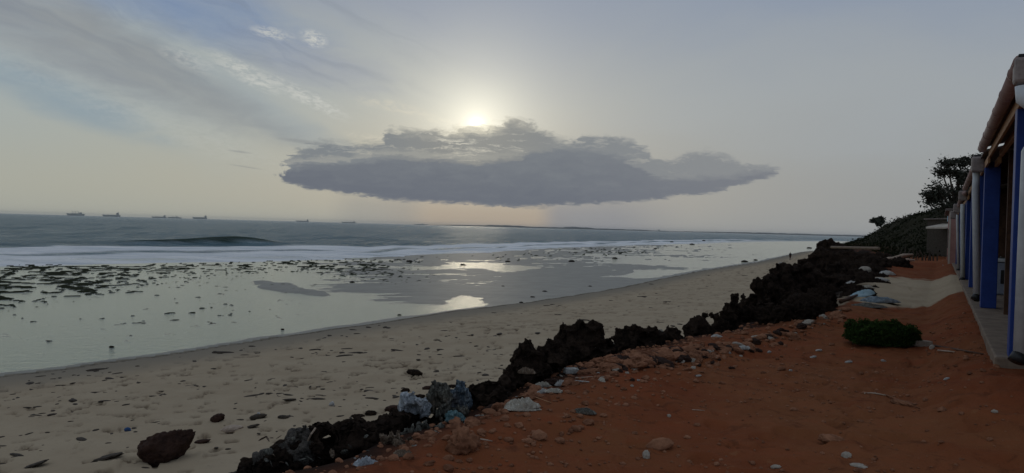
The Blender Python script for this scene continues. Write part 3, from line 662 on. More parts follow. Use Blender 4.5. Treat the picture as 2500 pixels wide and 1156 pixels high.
outcrop('black coral rock with three jagged peaks, tallest of the near ones', [(1366, 815), (1376, 785), (1384, 792), (1396, 812), (1406, 795), (1420, 778), (1432, 797), (1448, 778), (1460, 788), (1468, 812)], [(1360, 895), (1400, 870), (1475, 862)], 9.0, 7, (0.06, 0.12), step=15)
outcrop('rounded black coral rock tucked against the right foot of the three peaks', [(1472, 822), (1490, 820), (1502, 838), (1508, 850)], [(1465, 865), (1512, 862)], 9.3, 8, (0.06, 0.10))
outcrop('flat-topped overhanging black coral block standing alone by the sand gap', [(1508, 800), (1528, 796), (1548, 790), (1565, 798), (1585, 792), (1602, 792), (1604, 820)], [(1505, 868), (1560, 850), (1608, 845)], 10.3, 9, (0.07, 0.13), holes=((1553, 812),))
outcrop('low dark coral rocks just right of the flat-topped block', [(1616, 806), (1630, 797), (1648, 799), (1662, 806)], [(1610, 850), (1670, 845)], 11.0, 10, (0.06, 0.12))
outcrop('round-backed dark coral hump before the big overhang', [(1676, 800), (1690, 787), (1712, 787), (1732, 802), (1742, 808)], [(1670, 840), (1745, 828)], 11.8, 11, (0.08, 0.14))
outcrop('big black coral cliff with a beak jutting left over the sand', [(1722, 762), (1738, 762), (1750, 764), (1768, 756), (1780, 752), (1778, 732), (1790, 716)], [(1718, 768), (1740, 770), (1748, 830), (1800, 815)], [(1720, 12.7), (1800, 13.6)], 12, (0.09, 0.18), step=20)
outcrop('broad black coral mass behind the pale rubble, topped by knobs', [(1795, 716), (1815, 716), (1836, 718), (1842, 735), (1858, 728), (1880, 735), (1905, 745), (1940, 752), (1965, 770)], [(1795, 815), (1880, 812), (1970, 785)], [(1790, 13.9), (1860, 15.0), (1970, 15.4)], 13, (0.11, 0.22), step=26)
outcrop('black coral head with a left-facing lip above the walkers beach', [(1842, 680), (1852, 678), (1868, 676), (1880, 668), (1886, 652), (1896, 643), (1915, 648), (1930, 655)], [(1840, 688), (1852, 735), (1880, 745), (1935, 748)], [(1840, 18.5), (1935, 22)], 14, (0.13, 0.26), step=20)
outcrop('long dark coral wall running back along the bank', [(1936, 652), (1945, 644), (1972, 644), (1976, 660), (1990, 668), (2020, 672), (2050, 680)], [(1935, 750), (2050, 735)], [(1935, 23), (2050, 24)], 15, (0.15, 0.32), step=26)
outcrop('dark coral ledge below the pale boulders', [(1975, 645), (2005, 640), (2040, 640), (2080, 642), (2112, 650)], [(1975, 690), (2110, 690)], [(1975, 29), (2112, 31)], 16, (0.15, 0.30), step=24)
outcrop('narrow pointed coral spur lying low on the far sand', [(1955, 634), (1975, 628), (1985, 620)], [(1955, 636), (1990, 645)], 42, 17, (0.2, 0.4), step=14, sub=2)
outcrop('far dark coral rocks at the foot of the scrub hill', [(1985, 618), (2000, 610), (2030, 612), (2080, 616), (2130, 620), (2160, 625)], [(1985, 648), (2160, 655)], [(1985, 50), (2160, 48)], 18, (0.4, 0.75), step=20, sub=2)
outcrop('furthest coral head, notched like an anvil against the sea', [(2003, 590), (2012, 586), (2022, 583), (2035, 590), (2060, 594)], [(2003, 596), (2015, 612), (2060, 620)], 72, 19, (0.4, 0.8), step=13, sub=2)
# the lone boulder on the sand
bp = hit(400, 1122)
v, f = rock_v(4, 61, 0.9); _r = np.random.default_rng(12)
for _ in range(9):
    nn = _r.normal(size=3); nn /= np.linalg.norm(nn); over = np.maximum(v @ nn - _r.uniform(.55, .85), 0); v = v - over[:, None] * nn * 0.9
v = v * (1.30 + 0.16 * fbm3(v * 4, 4, 8, .6, True)[:, None] + 0.06 * fbm3(v * 15, 2, 9, .6, True)[:, None]); v = v * np.array([0.39, 0.33, 0.25]); v[:, 2] += v[:, 0] * .25
o = mesh_np('boulder', v, f, M['rock_brown']); o.location = bp + Vector((0, 0.1, 0.16)); o.rotation_euler = (0.1, 0.05, 0.4); tag(o, 'rough dark brown boulder sitting alone on the pale sand', 'boulder')
# loose coral rocks along the bank
protos = []
for i in range(6):
    v, f = rock_v(4, 200 + i, 1.9)
    me_o = mesh_np('coral_rock', v, f, M['rock']); protos.append(me_o.data); bpy.data.objects.remove(me_o)
rnd = random.Random(21)
seglen = np.hypot(*np.diff(BANK, axis=0).T); cum = np.concatenate([[0], np.cumsum(seglen)])
def along(s, off):
    i = min(int(np.searchsorted(cum, s)) - 1, len(BANK) - 2); t = (s - cum[i]) / seglen[i]
    a, b = BANK[i], BANK[i + 1]; p = a + (b - a) * t; d = (b - a) / seglen[i]; return p[0] + d[1] * off, p[1] - d[0] * off
s0 = cum[4]; n_r = 0
s_ = s0
while s_ < cum[17]:
    x, y = along(s_, 0); D = math.hypot(x, y)
    for k in range(1 if D < 12 else 3):
        off_ = rnd.uniform(-1.3, -0.15) if D < 12 else rnd.uniform(-1.3 - D * 0.01, 0.5 + D * .01)
        x, y = along(s_, off_); r = rnd.uniform(0.08, 0.19) if D < 12 else rnd.uniform(0.009, 0.016) * D
        if n_r < 150:
            o = bpy.data.objects.new('coral_rock', protos[n_r % 6]); COL.objects.link(o); n_r += 1
            zz = tz(x, y); o.location = (x, y, min(zz + r * 0.3, 0.15 if D < 18 else -0.15 - D * .004) - (0.28 if D < 13.2 else 0)); o.scale = (r * rnd.uniform(.6, 1.5), r * rnd.uniform(.6, 1.5), r * rnd.uniform(.5, 1.2)); o.rotation_euler = (rnd.uniform(-.9, .9), rnd.uniform(-.5, .5), rnd.uniform(0, 6.28))
            tag(o, 'small jagged black coral rock in the jumble below the bank edge', 'rock', 'loose coral rocks in the jumble')
    s_ += 0.30 if D < 12 else 0.035 * D

# ------------------------------------------------------------------ stones, gravel, wrack
stones = {}
for mk in ('laterite', 'pale_stone', 'rock_brown'):
    for i in range(6):
        v, f = rock_v(2, 300 + i, 1.0); v = v * np.array([1, 0.8, 0.5])
        so = mesh_np('laterite_stone', v, f, M[mk], smooth=False); stones[mk, i] = so.data; bpy.data.objects.remove(so)
rnd = random.Random(5); n = 0
band = [(1010, 1075), (1180, 1010), (1330, 940), (1420, 890), (1520, 872), (1640, 862), (1760, 845), (1900, 812), (1990, 775), (2090, 742)]
bx, by = [b_[0] for b_ in band], [b_[1] for b_ in band]
while n < 290:
    px = rnd.triangular(1380, 2080, 1560) if rnd.random() < .82 else rnd.uniform(1010, 2100); base = float(np.interp(px, bx, by)); k = abs(rnd.gauss(0, 1))
    py = base + 2 + k * 26 * (1 if px > 1380 else .7); p = hit(px, py); D = p.y
    rp = rnd.uniform(4, 10) if k > 1.1 else rnd.uniform(7, 17) * (1.35 if px < 1700 else .85); r = rp * D / FPX; mk = 'laterite' if n % 7 not in (2, 5) else ('pale_stone' if n % 7 == 2 and rp < 12 else 'rock_brown')
    o = bpy.data.objects.new('rubble_stone', stones[mk, n % 6]); COL.objects.link(o); n += 1
    o.location = (p.x, p.y, p.z + r * 0.15); o.scale = (r * rnd.uniform(.8, 1.3), r, r * rnd.uniform(.7, 1.3)); o.rotation_euler = (rnd.uniform(-.5, .5), rnd.uniform(-.5, .5), rnd.uniform(0, 6.28))
    tag(o, {'laterite': 'rust coloured stone in the rubble strip where red earth meets black rock', 'pale_stone': 'pale sandy stone in the rubble strip where red earth meets black rock', 'rock_brown': 'dark brown stone in the rubble strip where red earth meets black rock'}[mk], 'stone', {'laterite': 'rust coloured', 'pale_stone': 'pale', 'rock_brown': 'dark brown'}[mk] + ' stones of the rubble strip')
def scatter_mesh(name, pts, sizes, sub, mat_, flatn, seed, smooth=False):
    V_, F_, b = [], [], 0
    lib = [rock_v(sub, seed + i, 0.8) for i in range(6)]
    for i, (p, r) in enumerate(zip(pts, sizes)):
        v, f = lib[i % 6]; th = i * 2.4; R2 = np.array([[math.cos(th), -math.sin(th), 0], [math.sin(th), math.cos(th), 0], [0, 0, 1]])
        V_.append((v * np.array([r[0], r[1], r[2]])) @ R2.T + np.array(p)); F_.append(f + b); b += len(v)
    return mesh_np(name, np.concatenate(V_), np.concatenate(F_), mat_, smooth=smooth)
# gravel on the red earth
pts, szs = [], []
N = 5200; px_ = RNG.uniform(700, 2500, N); D_ = RNG.uniform(4.3, 13, N); xx = (px_ - 1250) / FPX * D_
sbv = sdist(xx, D_, BANK); dens = fbm2(xx * .5, D_ * .5, 3, 99)
zz = terrain(xx, D_); wl = (xx - WX0) * WDY - D_ * WDX
for i in range(N):
    if sbv[i] < -0.2 or wl[i] > -0.05 or dens[i] < RNG.uniform(-.6, .5) - (0.9 if sbv[i] < 1.2 else 0): continue
    r = RNG.lognormal(-5.0, .5) * (1.0 + .08 * D_[i]) * (1.6 if sbv[i] < 1.0 else 1.0); pts.append((xx[i], D_[i], zz[i] + r * .2)); szs.append((r, r * .8, r * .55))
o = scatter_mesh('gravel', pts, szs, 1, M['laterite'], 1, 400); tag(o, 'fine rust gravel and crumbs strewn over the red earth', None, None, 'stuff')
# wrack and crumbs of weed on the sand
pts, szs = [], []
N = 9000; py_ = RNG.uniform(590, 1156, N); px_ = RNG.uniform(-100, 2000, N)
wx = []; 
for i in range(N):
    d = ray(px_[i], py_[i]); t = (-3.5 - EYE[2]) / d[2]; wx.append((d[0] * t, d[1] * t))
wx = np.array(wx); sbv = sdist(wx[:, 0], wx[:, 1], BANK); swv = sdist(wx[:, 0], wx[:, 1], WATER); zz = terrain(wx[:, 0], wx[:, 1]); dens = fbm2(wx[:, 0] * .25, wx[:, 1] * .25, 3, 77)
lineN = np.abs(fbm2(wx[:, 0] * .12, wx[:, 1] * .12, 2, 78))
for i in range(N):
    if sbv[i] > -1.8 or swv[i] < 1.0: continue
    pr = 0.05 + 0.22 * (dens[i] > .12) + 0.45 * sst(-sbv[i], 7, 2.5)
    if RNG.uniform() > pr: continue
    D = math.hypot(*wx[i]); r = RNG.lognormal(-6.25, .45) * min(D, 45); pts.append((wx[i][0], wx[i][1], zz[i] + 0.002)); szs.append((r * RNG.uniform(.8, 2.6), r * 0.8, r * .26))
o = scatter_mesh('seaweed_wrack', pts, szs, 1, M['weed'], 1, 500, True); tag(o, 'dark crumbs of dried seaweed strewn over the pale sand', None, None, 'stuff')
# specks on the wet flat
flat_rocks = ((272, 848), (975, 770), (1240, 640), (1228, 700), (1300, 727), (1272, 740), (1440, 700), (1330, 713), (1600, 608), (1690, 598), (1640, 592), (1718, 589), (1975, 607), (1818, 640), (690, 805), (1845, 636), (1130, 648), (1395, 640), (1500, 632), (860, 690), (1000, 640))
for i, (px, py) in enumerate(flat_rocks):
    x, y = at(px, py, SEA); r = random.uniform(2.2, 4.6) * math.hypot(x, y) / FPX
    o = bpy.data.objects.new('beach_rock', protos[i % 6]); COL.objects.link(o); o.location = (x, y, SEA + r * .15); o.scale = (r * 1.3, r, r * .55)
    tag(o, 'small dark rock poking out of the wet tidal flat', 'rock', 'small dark rocks dotted over the tidal flat')
# named dark weed or rock lumps on the near sand
def lump(name, px, py, wpx, hpx, label, cat, m_, group=None, sub=3, seed=1, rz=0.0, jag=.9, sink=0.25):
    p = hit(px, py + hpx * .3); D = p.y; rx, rz_ = wpx / 2 * D / FPX, hpx / 2 * D / FPX * (0.75 if cat == 'seaweed' else 1)
    v, f = rock_v(sub, seed, jag); v = v * np.array([rx, max(rx * .6, rz_), rz_ * 1.1]); o = mesh_np(name, v, f, m_)
    o.location = (p.x, p.y, p.z + rz_ * (1 - sink * 2)); o.rotation_euler = (0, rz, 0); tag(o, label, cat, group); return o
lump('beach_rock', 1012, 910, 34, 12, 'flat dark stone on the sand left of the coral ridge', 'rock', M['rock'], seed=71, rz=.1)
lump('seaweed_clump', 530, 1020, 34, 26, 'brown seaweed tuft on sand up and right of the lone boulder', 'seaweed', M['rock_brown'], seed=72, rz=-.4)
lump('seaweed_clump', 628, 1017, 40, 14, 'dark seaweed clump round a white float', 'seaweed', M['weed'], seed=73, rz=-.2)
lump('seaweed_clump', 614, 1042, 32, 9, 'long dark seaweed streak below the white float', 'seaweed', M['weed'], seed=74, rz=-.3)
lump('seaweed_clump', 492, 1078, 36, 12, 'dark seaweed touching the right side of the lone boulder', 'seaweed', M['rock_brown'], seed=75, rz=-.2)
lump('seaweed_clump', 262, 1116, 70, 9, 'long thin dark seaweed strand left of the lone boulder', 'seaweed', M['weed'], seed=76, rz=-.25)
lump('seaweed_clump', 80, 1136, 66, 8, 'thin dark seaweed strand at the lower left corner of the sand', 'seaweed', M['weed'], seed=77, rz=-.35)
lump('seaweed_clump', 695, 1018, 30, 9, 'short dark seaweed bar right of the white float', 'seaweed', M['weed'], seed=78, rz=.05)
lump('seaweed_clump', 565, 1044, 58, 22, 'low tan sand covered hump of weed', 'seaweed', M['stick'], seed=79, rz=-.1, jag=.3, sink=.4)
lump('float', 631, 1014, 8, 10, 'small white fishing float in dark weed', 'float', M['white_plastic'], seed=80, jag=.05, sub=2, sink=0)
lump('plastic_scrap', 810, 988, 12, 12, 'white plastic scrap on sand above the dark weed heap', 'litter', M['white_plastic'], seed=81, sub=2)
lump('plastic_scrap', 312, 1050, 14, 10, 'small blue plastic scrap up left of the lone boulder', 'litter', M['blue_plastic'], seed=82, sub=2)
lump('laterite_stone', 1608, 1086, 62, 26, 'flat brown stone half buried in the near red earth', 'stone', M['laterite'], seed=84, rz=-.25, jag=.5, sink=.35)
lump('laterite_stone', 1130, 1082, 58, 52, 'large crumbling lump of rust earth at the front bank edge', 'stone', M['laterite'], seed=85, jag=2.0, sink=.3)
lump('pale_stone', 1578, 1112, 16, 20, 'pale knobbly stone beside the half buried brown stone', 'stone', M['pale_stone'], seed=86, sub=2)
lump('pale_stone', 1895, 1140, 22, 10, 'small tan stone at the bottom of the red earth', 'stone', M['pale_stone'], seed=87, sub=2)
lump('pale_stone', 1633, 1016, 10, 7, 'tiny tan pebble in the middle of the bare red earth', 'stone', M['pale_stone'], seed=88, sub=2)
lump('pale_stone', 2066, 1112, 20, 16, 'pale stone on the near red earth under the root', 'stone', M['pale_stone'], seed=89, sub=2)
lump('pale_stone', 2100, 1138, 38, 9, 'long pale stone flake at the bottom of the red earth', 'stone', M['pale_stone'], seed=90, sub=2, rz=.1)
lump('pale_stone', 2428, 1005, 14, 8, 'whitish pebble below the near pillar', 'stone', M['pale_stone'], seed=91, sub=2)
lump('laterite_stone', 2210, 985, 70, 12, 'broken clod of red earth beside the pale root', 'stone', M['laterite'], seed=92, rz=.2, sink=.35)
lump('laterite_stone', 2030, 1070, 60, 18, 'crumbled red clods in the near red earth', 'stone', M['laterite'], seed=93, rz=.1, sink=.4)
for i, (px, py, w_, h_) in enumerate(((2043, 698, 34, 20), (2112, 668, 34, 17), (2012, 706, 20, 10), (1858, 762, 14, 9), (1905, 657, 18, 16), (1842, 730, 12, 10), (1870, 727, 14, 9), (1975, 790, 24, 9))):
    lump('pale_stone', px, py, w_, h_, ('large pale boulder among the dark coral', 'grey pale boulder behind the sacks', 'small pale stone left of the tarps', 'pale stone in the middle of the broad coral mass', 'pale patch stone under the coral head', 'tiny pale stone on the coral, left one of a pair', 'tiny pale stone on the coral, right one of a pair', 'flat pink grey stone at the foot of the broad coral mass')[i], 'stone', M['pale_stone'], seed=100 + i, sub=2, jag=.4, sink=-.2)

# ------------------------------------------------------------------ crumpled cloths, sacks and sheets
def crumple(name, px, py, wpx, hpx, label, cat, m_, seed=1, up=None, fold=1.0, n=64, D=None, tilt=0.0, group=None, vert=0.0):
    """a rumpled sheet: domed, folded, with an uneven outline"""
    p = hit(px, py + hpx * .35) if D is None else Vector(atD(px, py + hpx * .35, D)); d = p.y; w_ = wpx * d / FPX / 2; h = (up if up else hpx * d / FPX * .8)
    dep = max(w_ * .55, h * .5)
    a = np.linspace(-1, 1, n); U, V2 = np.meshgrid(a, a); u, v = U.ravel(), V2.ravel()
    ru = u * np.sqrt(1 - v * v / 2) ; rv = v * np.sqrt(1 - u * u / 2)           # disc like
    P3 = np.stack([u * 1.7, v * 1.7, u * 0 + seed], 1)
    ed_ = 1 + 0.30 * fbm3(np.stack([ru, rv, ru * 0 + seed * 2.0], 1) * 1.6, 3, seed)
    fo = fbm3(P3 * np.array([1.6, .9, 1]), 3, seed + 1, ridged=True); fi_ = fbm3(P3 * np.array([4.6, 1.8, 1]), 3, seed + 2, ridged=True)
    r2 = np.clip(ru ** 2 + rv ** 2, 0, 1)
    z = h * (np.sqrt(1 - r2 * .98) * (.62 + .25 * fbm3(P3 * .7, 2, seed + 3)) + fold * (.24 * fo + .20 * fi_) * (0.06 + .94 * (1 - r2))) - h * .06
    x = ru * ed_ * w_ * (1 + .015 * fi_) + .015 * w_ * fo; y = rv * ed_ * dep * (1 + .06 * fo)
    y = y - vert * z
    c, s2 = math.cos(tilt), math.sin(tilt); X = x * c + z * s2; Z = -x * s2 + z * c
    i = np.arange(n * n).reshape(n, n); F_ = np.stack([i[:-1, :-1], i[:-1, 1:], i[1:, 1:], i[1:, :-1]], -1).reshape(-1, 4)
    o = mesh_np(name, np.stack([X, y, Z], 1), F_, m_); o.location = p
    md = o.modifiers.new('thickness', 'SOLIDIFY'); md.thickness = 0.004; tag(o, label, cat, group); return o
def heap(name, px, py, wpx, hpx, label, cat, m_, seed=1, D=6.0, fold=1.0, tilt=0.0, n=30):
    """a rumpled bundle of cloth: fused soft blobs with folds running down it"""
    rnd = random.Random(seed); bl = []; k = D / FPX
    for i in range(n):
        a = rnd.uniform(-1, 1); b_ = rnd.uniform(-1, 1) * math.sqrt(max(0.05, 1 - a * a)); r_ = rnd.uniform(.20, .33) * hpx * k
        bl.append((np.array([(a * wpx * .42 + b_ * hpx * .3 * math.sin(tilt)) * k, rnd.uniform(-.05, .05), b_ * hpx * .38 * k - a * wpx * .2 * math.sin(tilt) * k]), (r_ * rnd.uniform(.5, .9), r_ * .8, r_ * rnd.uniform(.9, 1.7))))
    V_, F_ = jumble(bl, 3, seed, .5); V_ = V_ + (fbm3(V_ * np.array([34, 20, 9]) + seed, 3, seed, .5, True) * .010 * fold)[:, None] * np.array([.4, -1, .5])
    return fused(name, V_, F_, m_, Vector(atD(px, py, D)), label, cat, None, 4.0, seed)
heap('cloth', 1010, 992, 62, 56, 'crumpled white and pale blue cloth hanging on the dark rock, leftmost cloth', 'cloth', M['white_cloth'], 1, fold=1.5, D=6.2, tilt=-.25)
heap('cloth', 1066, 975, 62, 62, 'grey fibrous sacking draped next to the white cloth', 'cloth', M['grey_cloth'], 2, fold=1.5, D=6.3)
heap('cloth', 1112, 972, 84, 60, 'blue grey frayed cloth draped against the squat rock', 'cloth', M['blue_cloth'], 3, fold=1.6, D=6.4)
heap('cloth', 1100, 1008, 90, 44, 'dark grey sodden sacking under the blue cloth', 'cloth', M['grey_cloth'], 4, fold=1.3, D=6.2)
heap('netting', 1112, 1030, 58, 26, 'turquoise bundle of net below the blue cloth', 'netting', M['turq_cloth'], 5, D=5.95, tilt=.35, fold=1.4)
heap('sack', 1048, 1055, 88, 34, 'grey green sack lying left of the turquoise net', 'sack', M['grey_cloth'], 6, D=5.8, fold=1.4)
heap('sack', 1000, 1060, 70, 30, 'flattened olive sack at the head of the dark weed heap', 'sack', M['grey_cloth'], 7, D=5.7, fold=1.4)
heap('cloth', 965, 1083, 96, 44, 'beige rumpled cloth coming out of the red earth', 'cloth', M['beige_cloth'], 8, fold=1.4, D=5.35)
crumple('cloth', 985, 1105, 56, 22, 'pale pinkish cloth corner below the beige cloth', 'cloth', M['beige_cloth'], 9, fold=1.2)
crumple('rope', 893, 1128, 68, 22, 'frayed white rope tangle at the lower bank edge', 'rope', M['white_cloth'], 10, fold=2.0)
crumple('plastic_sheet', 1276, 982, 92, 38, 'large cream plastic sheet with a raised peak on the earth', 'sheet', M['cream_sheet'], 11, fold=.7, tilt=-.1)
crumple('plastic_sheet', 1272, 996, 96, 9, 'flat torn strip of cream sheet under the peaked sheet', 'sheet', M['cream_sheet'], 12, fold=.8)
crumple('plastic_sheet', 1204, 992, 46, 13, 'narrow pale sheet strip at the foot of the squat rock', 'sheet', M['cream_sheet'], 13, fold=.8, tilt=-.25)
crumple('plastic_bag', 1328, 938, 44, 16, 'white crumpled bag, left one below the white container', 'bag', M['cream_sheet'], 14, fold=1.4)
crumple('plastic_bag', 1368, 936, 28, 18, 'white crumpled bag, right one below the white container', 'bag', M['white_plastic'], 15, fold=1.4)
crumple('plastic_bag', 1325, 955, 30, 16, 'bright white torn bag above the peaked sheet', 'bag', M['white_plastic'], 16, fold=1.2)
crumple('plastic_bag', 1352, 953, 48, 13, 'grey white twisted bag above the peaked sheet', 'bag', M['cream_sheet'], 17, fold=1.4)
crumple('cloth', 1285, 905, 46, 20, 'pink beige rag on the dark rock slope', 'cloth', M['beige_cloth'], 18, fold=1.3, D=7.3)
crumple('cloth', 1425, 1002, 66, 20, 'grey flattened rag sunk in the red earth', 'cloth', M['grey_cloth'], 19, fold=1.0)
crumple('plastic_bag', 1422, 862, 36, 16, 'bluish white bag at the foot of the three-peaked rock', 'bag', M['pale_blue'], 20)
crumple('plastic_bag', 1638, 872, 34, 14, 'white bag on the rubble strip right of the flat-topped block', 'bag', M['white_plastic'], 21)
crumple('plastic_bag', 1750, 820, 30, 11, 'white bag in front of the beaked coral cliff', 'bag', M['white_plastic'], 22)
crumple('plastic_bag', 1812, 848, 54, 12, 'long white scrap of bag on the rubble, nearest the broad coral mass', 'bag', M['white_plastic'], 23, fold=1.3)
crumple('plastic_bag', 1612, 808, 18, 18, 'pale bag wedged right of the flat-topped block', 'bag', M['cream_sheet'], 24, D=10.6)
crumple('plastic_bag', 1850, 822, 34, 9, 'small pale bag right of the beaked cliff foot', 'bag', M['cream_sheet'], 25)
crumple('sack', 2165, 664, 40, 22, 'white full sack at the back end of the row of sacks', 'sack', M['white_plastic'], 26, fold=.5)
crumple('sack', 2146, 682, 50, 14, 'white sack lying flat in front of the full sack', 'sack', M['white_plastic'], 27, fold=.6)
crumple('sack', 2118, 700, 34, 16, 'cream sack in the middle of the row of sacks', 'sack', M['cream_sheet'], 28, fold=.6)
crumple('tarpaulin', 2102, 716, 66, 26, 'pale blue tarpaulin bundle sliding toward the rocks', 'tarpaulin', M['pale_blue'], 29, fold=.8, tilt=-.25)
crumple('tarpaulin', 2152, 730, 90, 24, 'grey blue tarpaulin heap on the pale sand', 'tarpaulin', M['tarp'], 30, fold=.6)
crumple('tarpaulin', 2120, 744, 90, 16, 'grey white sheet spread at the foot of the tarpaulin heap', 'tarpaulin', M['grey_cloth'], 31, fold=.6)
crumple('cloth', 2078, 690, 26, 12, 'white rag among the pale stones by the tarps', 'cloth', M['white_plastic'], 32)
rnd = random.Random(44); scr = []
for i in range(8):
    o = crumple('litter_scrap', 1500, 1000, 60, 26, 'x', 'litter', (M['white_plastic'], M['cream_sheet'], M['beige_cloth'], M['grey_cloth'])[i % 4], 70 + i, n=20, fold=1.6); scr.append(o)
for i in range(72):
    px = rnd.uniform(860, 1480) if i % 3 else rnd.uniform(1400, 2060); py = float(np.interp(px, [860, 1010, 1180, 1330, 1420, 1520, 1640, 1760, 1900, 2060], [1108, 1062, 1002, 936, 890, 872, 862, 845, 812, 750])) + abs(rnd.gauss(0, 1)) * 17 + 4
    p = hit(px, py); k = rnd.uniform(5, 17) * p.y / (60 * scr[0].location.y); o = scr[i] if i < 8 else copy_obj(scr[i % 8])
    o.location = p; o.scale = (k * rnd.uniform(.7, 1.6), k, k * rnd.uniform(.5, 1.1)); o.rotation_euler = (rnd.uniform(-.3, .3), rnd.uniform(-.3, .3), rnd.uniform(0, 6.28)); kk = ('white plastic', 'cream sheet', 'beige rag', 'grey rag')[i % 4]
    o['label'] = 'small torn scrap of ' + kk + ' in the litter line beside the black rocks'; o['group'] = kk + ' scraps in the litter line'; o['category'] = 'litter'
# sticks and boards
def stick(px0, py0, px1, py1, rpx, label, m_=None, name='stick', cat='stick', lift=0.0, bend=0.0):
    a, b = hit(px0, py0), hit(px1, py1); r = rpx * a.y / FPX
    a.z += r + lift; b.z += r; mid_ = (a + b) / 2 + Vector((0, 0, bend)); o = MB().tube([a, (a + mid_) / 2 + Vector((0, 0, bend * .4)), mid_, (b + mid_) / 2, b], [r, r * .9, r, r * .8, r * .6], 7).build(name, m_ or M['stick'], smooth=True)
    return tag(o, label, cat)
stick(1396, 932, 1438, 935, 2.0, 'thin white plastic rod on the red earth below the container', M['white_plastic'])
stick(1155, 1072, 1202, 1080, 2.2, 'pinkish stick beside the crumbling rust lump')
stick(1405, 925, 1475, 922, 1.8, 'pale stick along the rubble right of the container')
stick(2110, 963, 2165, 968, 1.8, 'pale root lying in the open red earth', name='root', cat='root', bend=.01)
stick(2165, 968, 2245, 1000, 2.4, 'dark end of the root in the open red earth', M['laterite'], name='root', cat='root')
stick(1260, 972, 1345, 985, 1.2, 'loop of orange cord by the peaked sheet', M['timber'], 'cord', 'cord', bend=.03)
stick(2052, 742, 2092, 726, 5, 'brown plank leaning in the tarpaulins', M['dark_wood'], 'plank', 'plank')
stick(2128, 840, 2158, 843, 2.0, 'short white pipe at the foot of the green bush', M['white_plastic'], 'pipe', 'pipe')
stick(2290, 858, 2330, 862, 2.0, 'thin pale stick right of the green bush')
stick(2275, 846, 2400, 868, 2.4, 'old dark plank in the earth before the plinth', M['dark_wood'], 'plank', 'plank')
stick(1690, 1002, 1720, 1004, 1.0, 'small twig in the bare earth')
v1, v2 = atD(972, 1062, 5.9), atD(973, 1038, 5.9)
tag(MB().tube([v1, v2], 0.006, 6).build('stick', M['white_plastic']), 'short white stick standing upright in the weed heap', 'stick')
v1, v2, v3 = atD(752, 1076, 5.3), atD(760, 1060, 5.25), atD(770, 1046, 5.3)
tag(MB().tube([v1, v2, v3], 0.007, 6).build('stick', M['stick']), 'curved pale strip on the dark weed heap', 'stick')
# white container
p = hit(1393, 914); t_ = empty('plastic_container', p, .3); tag(t_, 'small white rectangular plastic container on rust stones', 'container')
MB().box((0, 0, .035), (.14, .09, .06)).build('body', M['white_plastic'], t_, bevel=.01); MB().tube([(.07, 0, .035), (.09, 0, .035)], .02, 10).build('cap', M['white_plastic'], t_)
# concrete block by the bush
p = hit(2250, 846); t_ = tag(MB().box((0, 0, .04), (.26, .12, .09)).build('concrete_block', M['pale_stone'], bevel=.012), 'pale broken concrete block right of the green bush', 'block'); t_.location = p; t_.rotation_euler = (0, .06, .1)
lump('pale_stone', 2275, 848, 12, 12, 'pale round stone touching the concrete block', 'stone', M['pale_stone'], seed=120, sub=2, jag=.2)
for i, (px, py, w_) in enumerate(((1620, 878, 8), (1560, 930, 10), (1705, 918, 12), (1878, 860, 9), (1985, 872, 16), (2072, 884, 18), (2158, 882, 12), (1460, 912, 8), (1780, 862, 9), (1530, 884, 8), (2000, 856, 14), (1930, 905, 8), (1905, 838, 12), (2312, 925, 14))):
    lump('plastic_scrap', px, py, w_, 5, 'tiny white scrap of litter on the red earth', 'litter', M['white_plastic'], 'tiny white scraps scattered over the red earth', seed=140 + i, sub=2, rz=random.uniform(-.4, .4))
# dark weed and rubbish heap at the front edge
rnd = random.Random(9); bl = []
for k in range(150):
    px = rnd.uniform(600, 1000); top_ = np.interp(px, [560, 600, 690, 715, 750, 850, 900, 1000], [1156, 1136, 1102, 1065, 1038, 1036, 1028, 1012]); bot_ = np.interp(px, [560, 700, 860, 950, 1000], [1190, 1190, 1130, 1070, 1050])
    py = rnd.uniform(top_, bot_); r = rnd.uniform(.035, .085); d = 5.3 + (px - 700) / 400 * .6 + rnd.uniform(-.05, .25); p = atD(px, max(py, top_ + r * 330 * .4), d); bl.append((p, (r, r, r * .8)))
c = np.array([-1.0, 5.5, -.5]); V_, F_ = jumble([(b_[0] - c, b_[1]) for b_ in bl], 3, 77, 1.3); fused('weed_heap', V_, F_, M['rock'], c, 'black heap of matted weed and coral at the front edge of the bank', 'weed heap', None, 5.5, 77)
outcrop('thin pale speckled coral rim trailing down to the lower edge of the picture', [(560, 1152), (600, 1136), (640, 1122), (690, 1100), (700, 1080), (718, 1052), (742, 1035)], [(560, 1190), (745, 1100)], 5.4, 31, (0.03, 0.06), mat_=simple('speckled_coral', (0.015, 0.013, 0.011), (0.12, 0.105, 0.09), 22, 0.9, 0.7, 0.02), step=16)
outcrop('black rock shelf under the white cloth', [(930, 1040), (945, 1015), (965, 1000), (985, 1005), (1040, 1012), (1100, 1015), (1150, 1010)], [(920, 1060), (1050, 1040), (1150, 1030)], [(930, 6.0), (1150, 6.7)], 32, (0.06, 0.12))
for i, (px, py, w_, h_) in enumerate(((872, 1018, 30, 12), (905, 1010, 26, 14), (958, 1000, 36, 16), (850, 1028, 26, 9), (990, 955, 20, 10), (1045, 948, 26, 9), (1072, 946, 22, 8), (1100, 944, 20, 8), (1128, 942, 16, 8), (1025, 968, 22, 8))):
    lump('coral_rock', px, py, w_, h_, 'small dark rock on the sand behind the draped cloths', 'rock', M['rock_brown' if i % 3 == 2 else 'rock'], 'small dark rocks behind the cloths', seed=160 + i, rz=-.1)
rnd = random.Random(12)
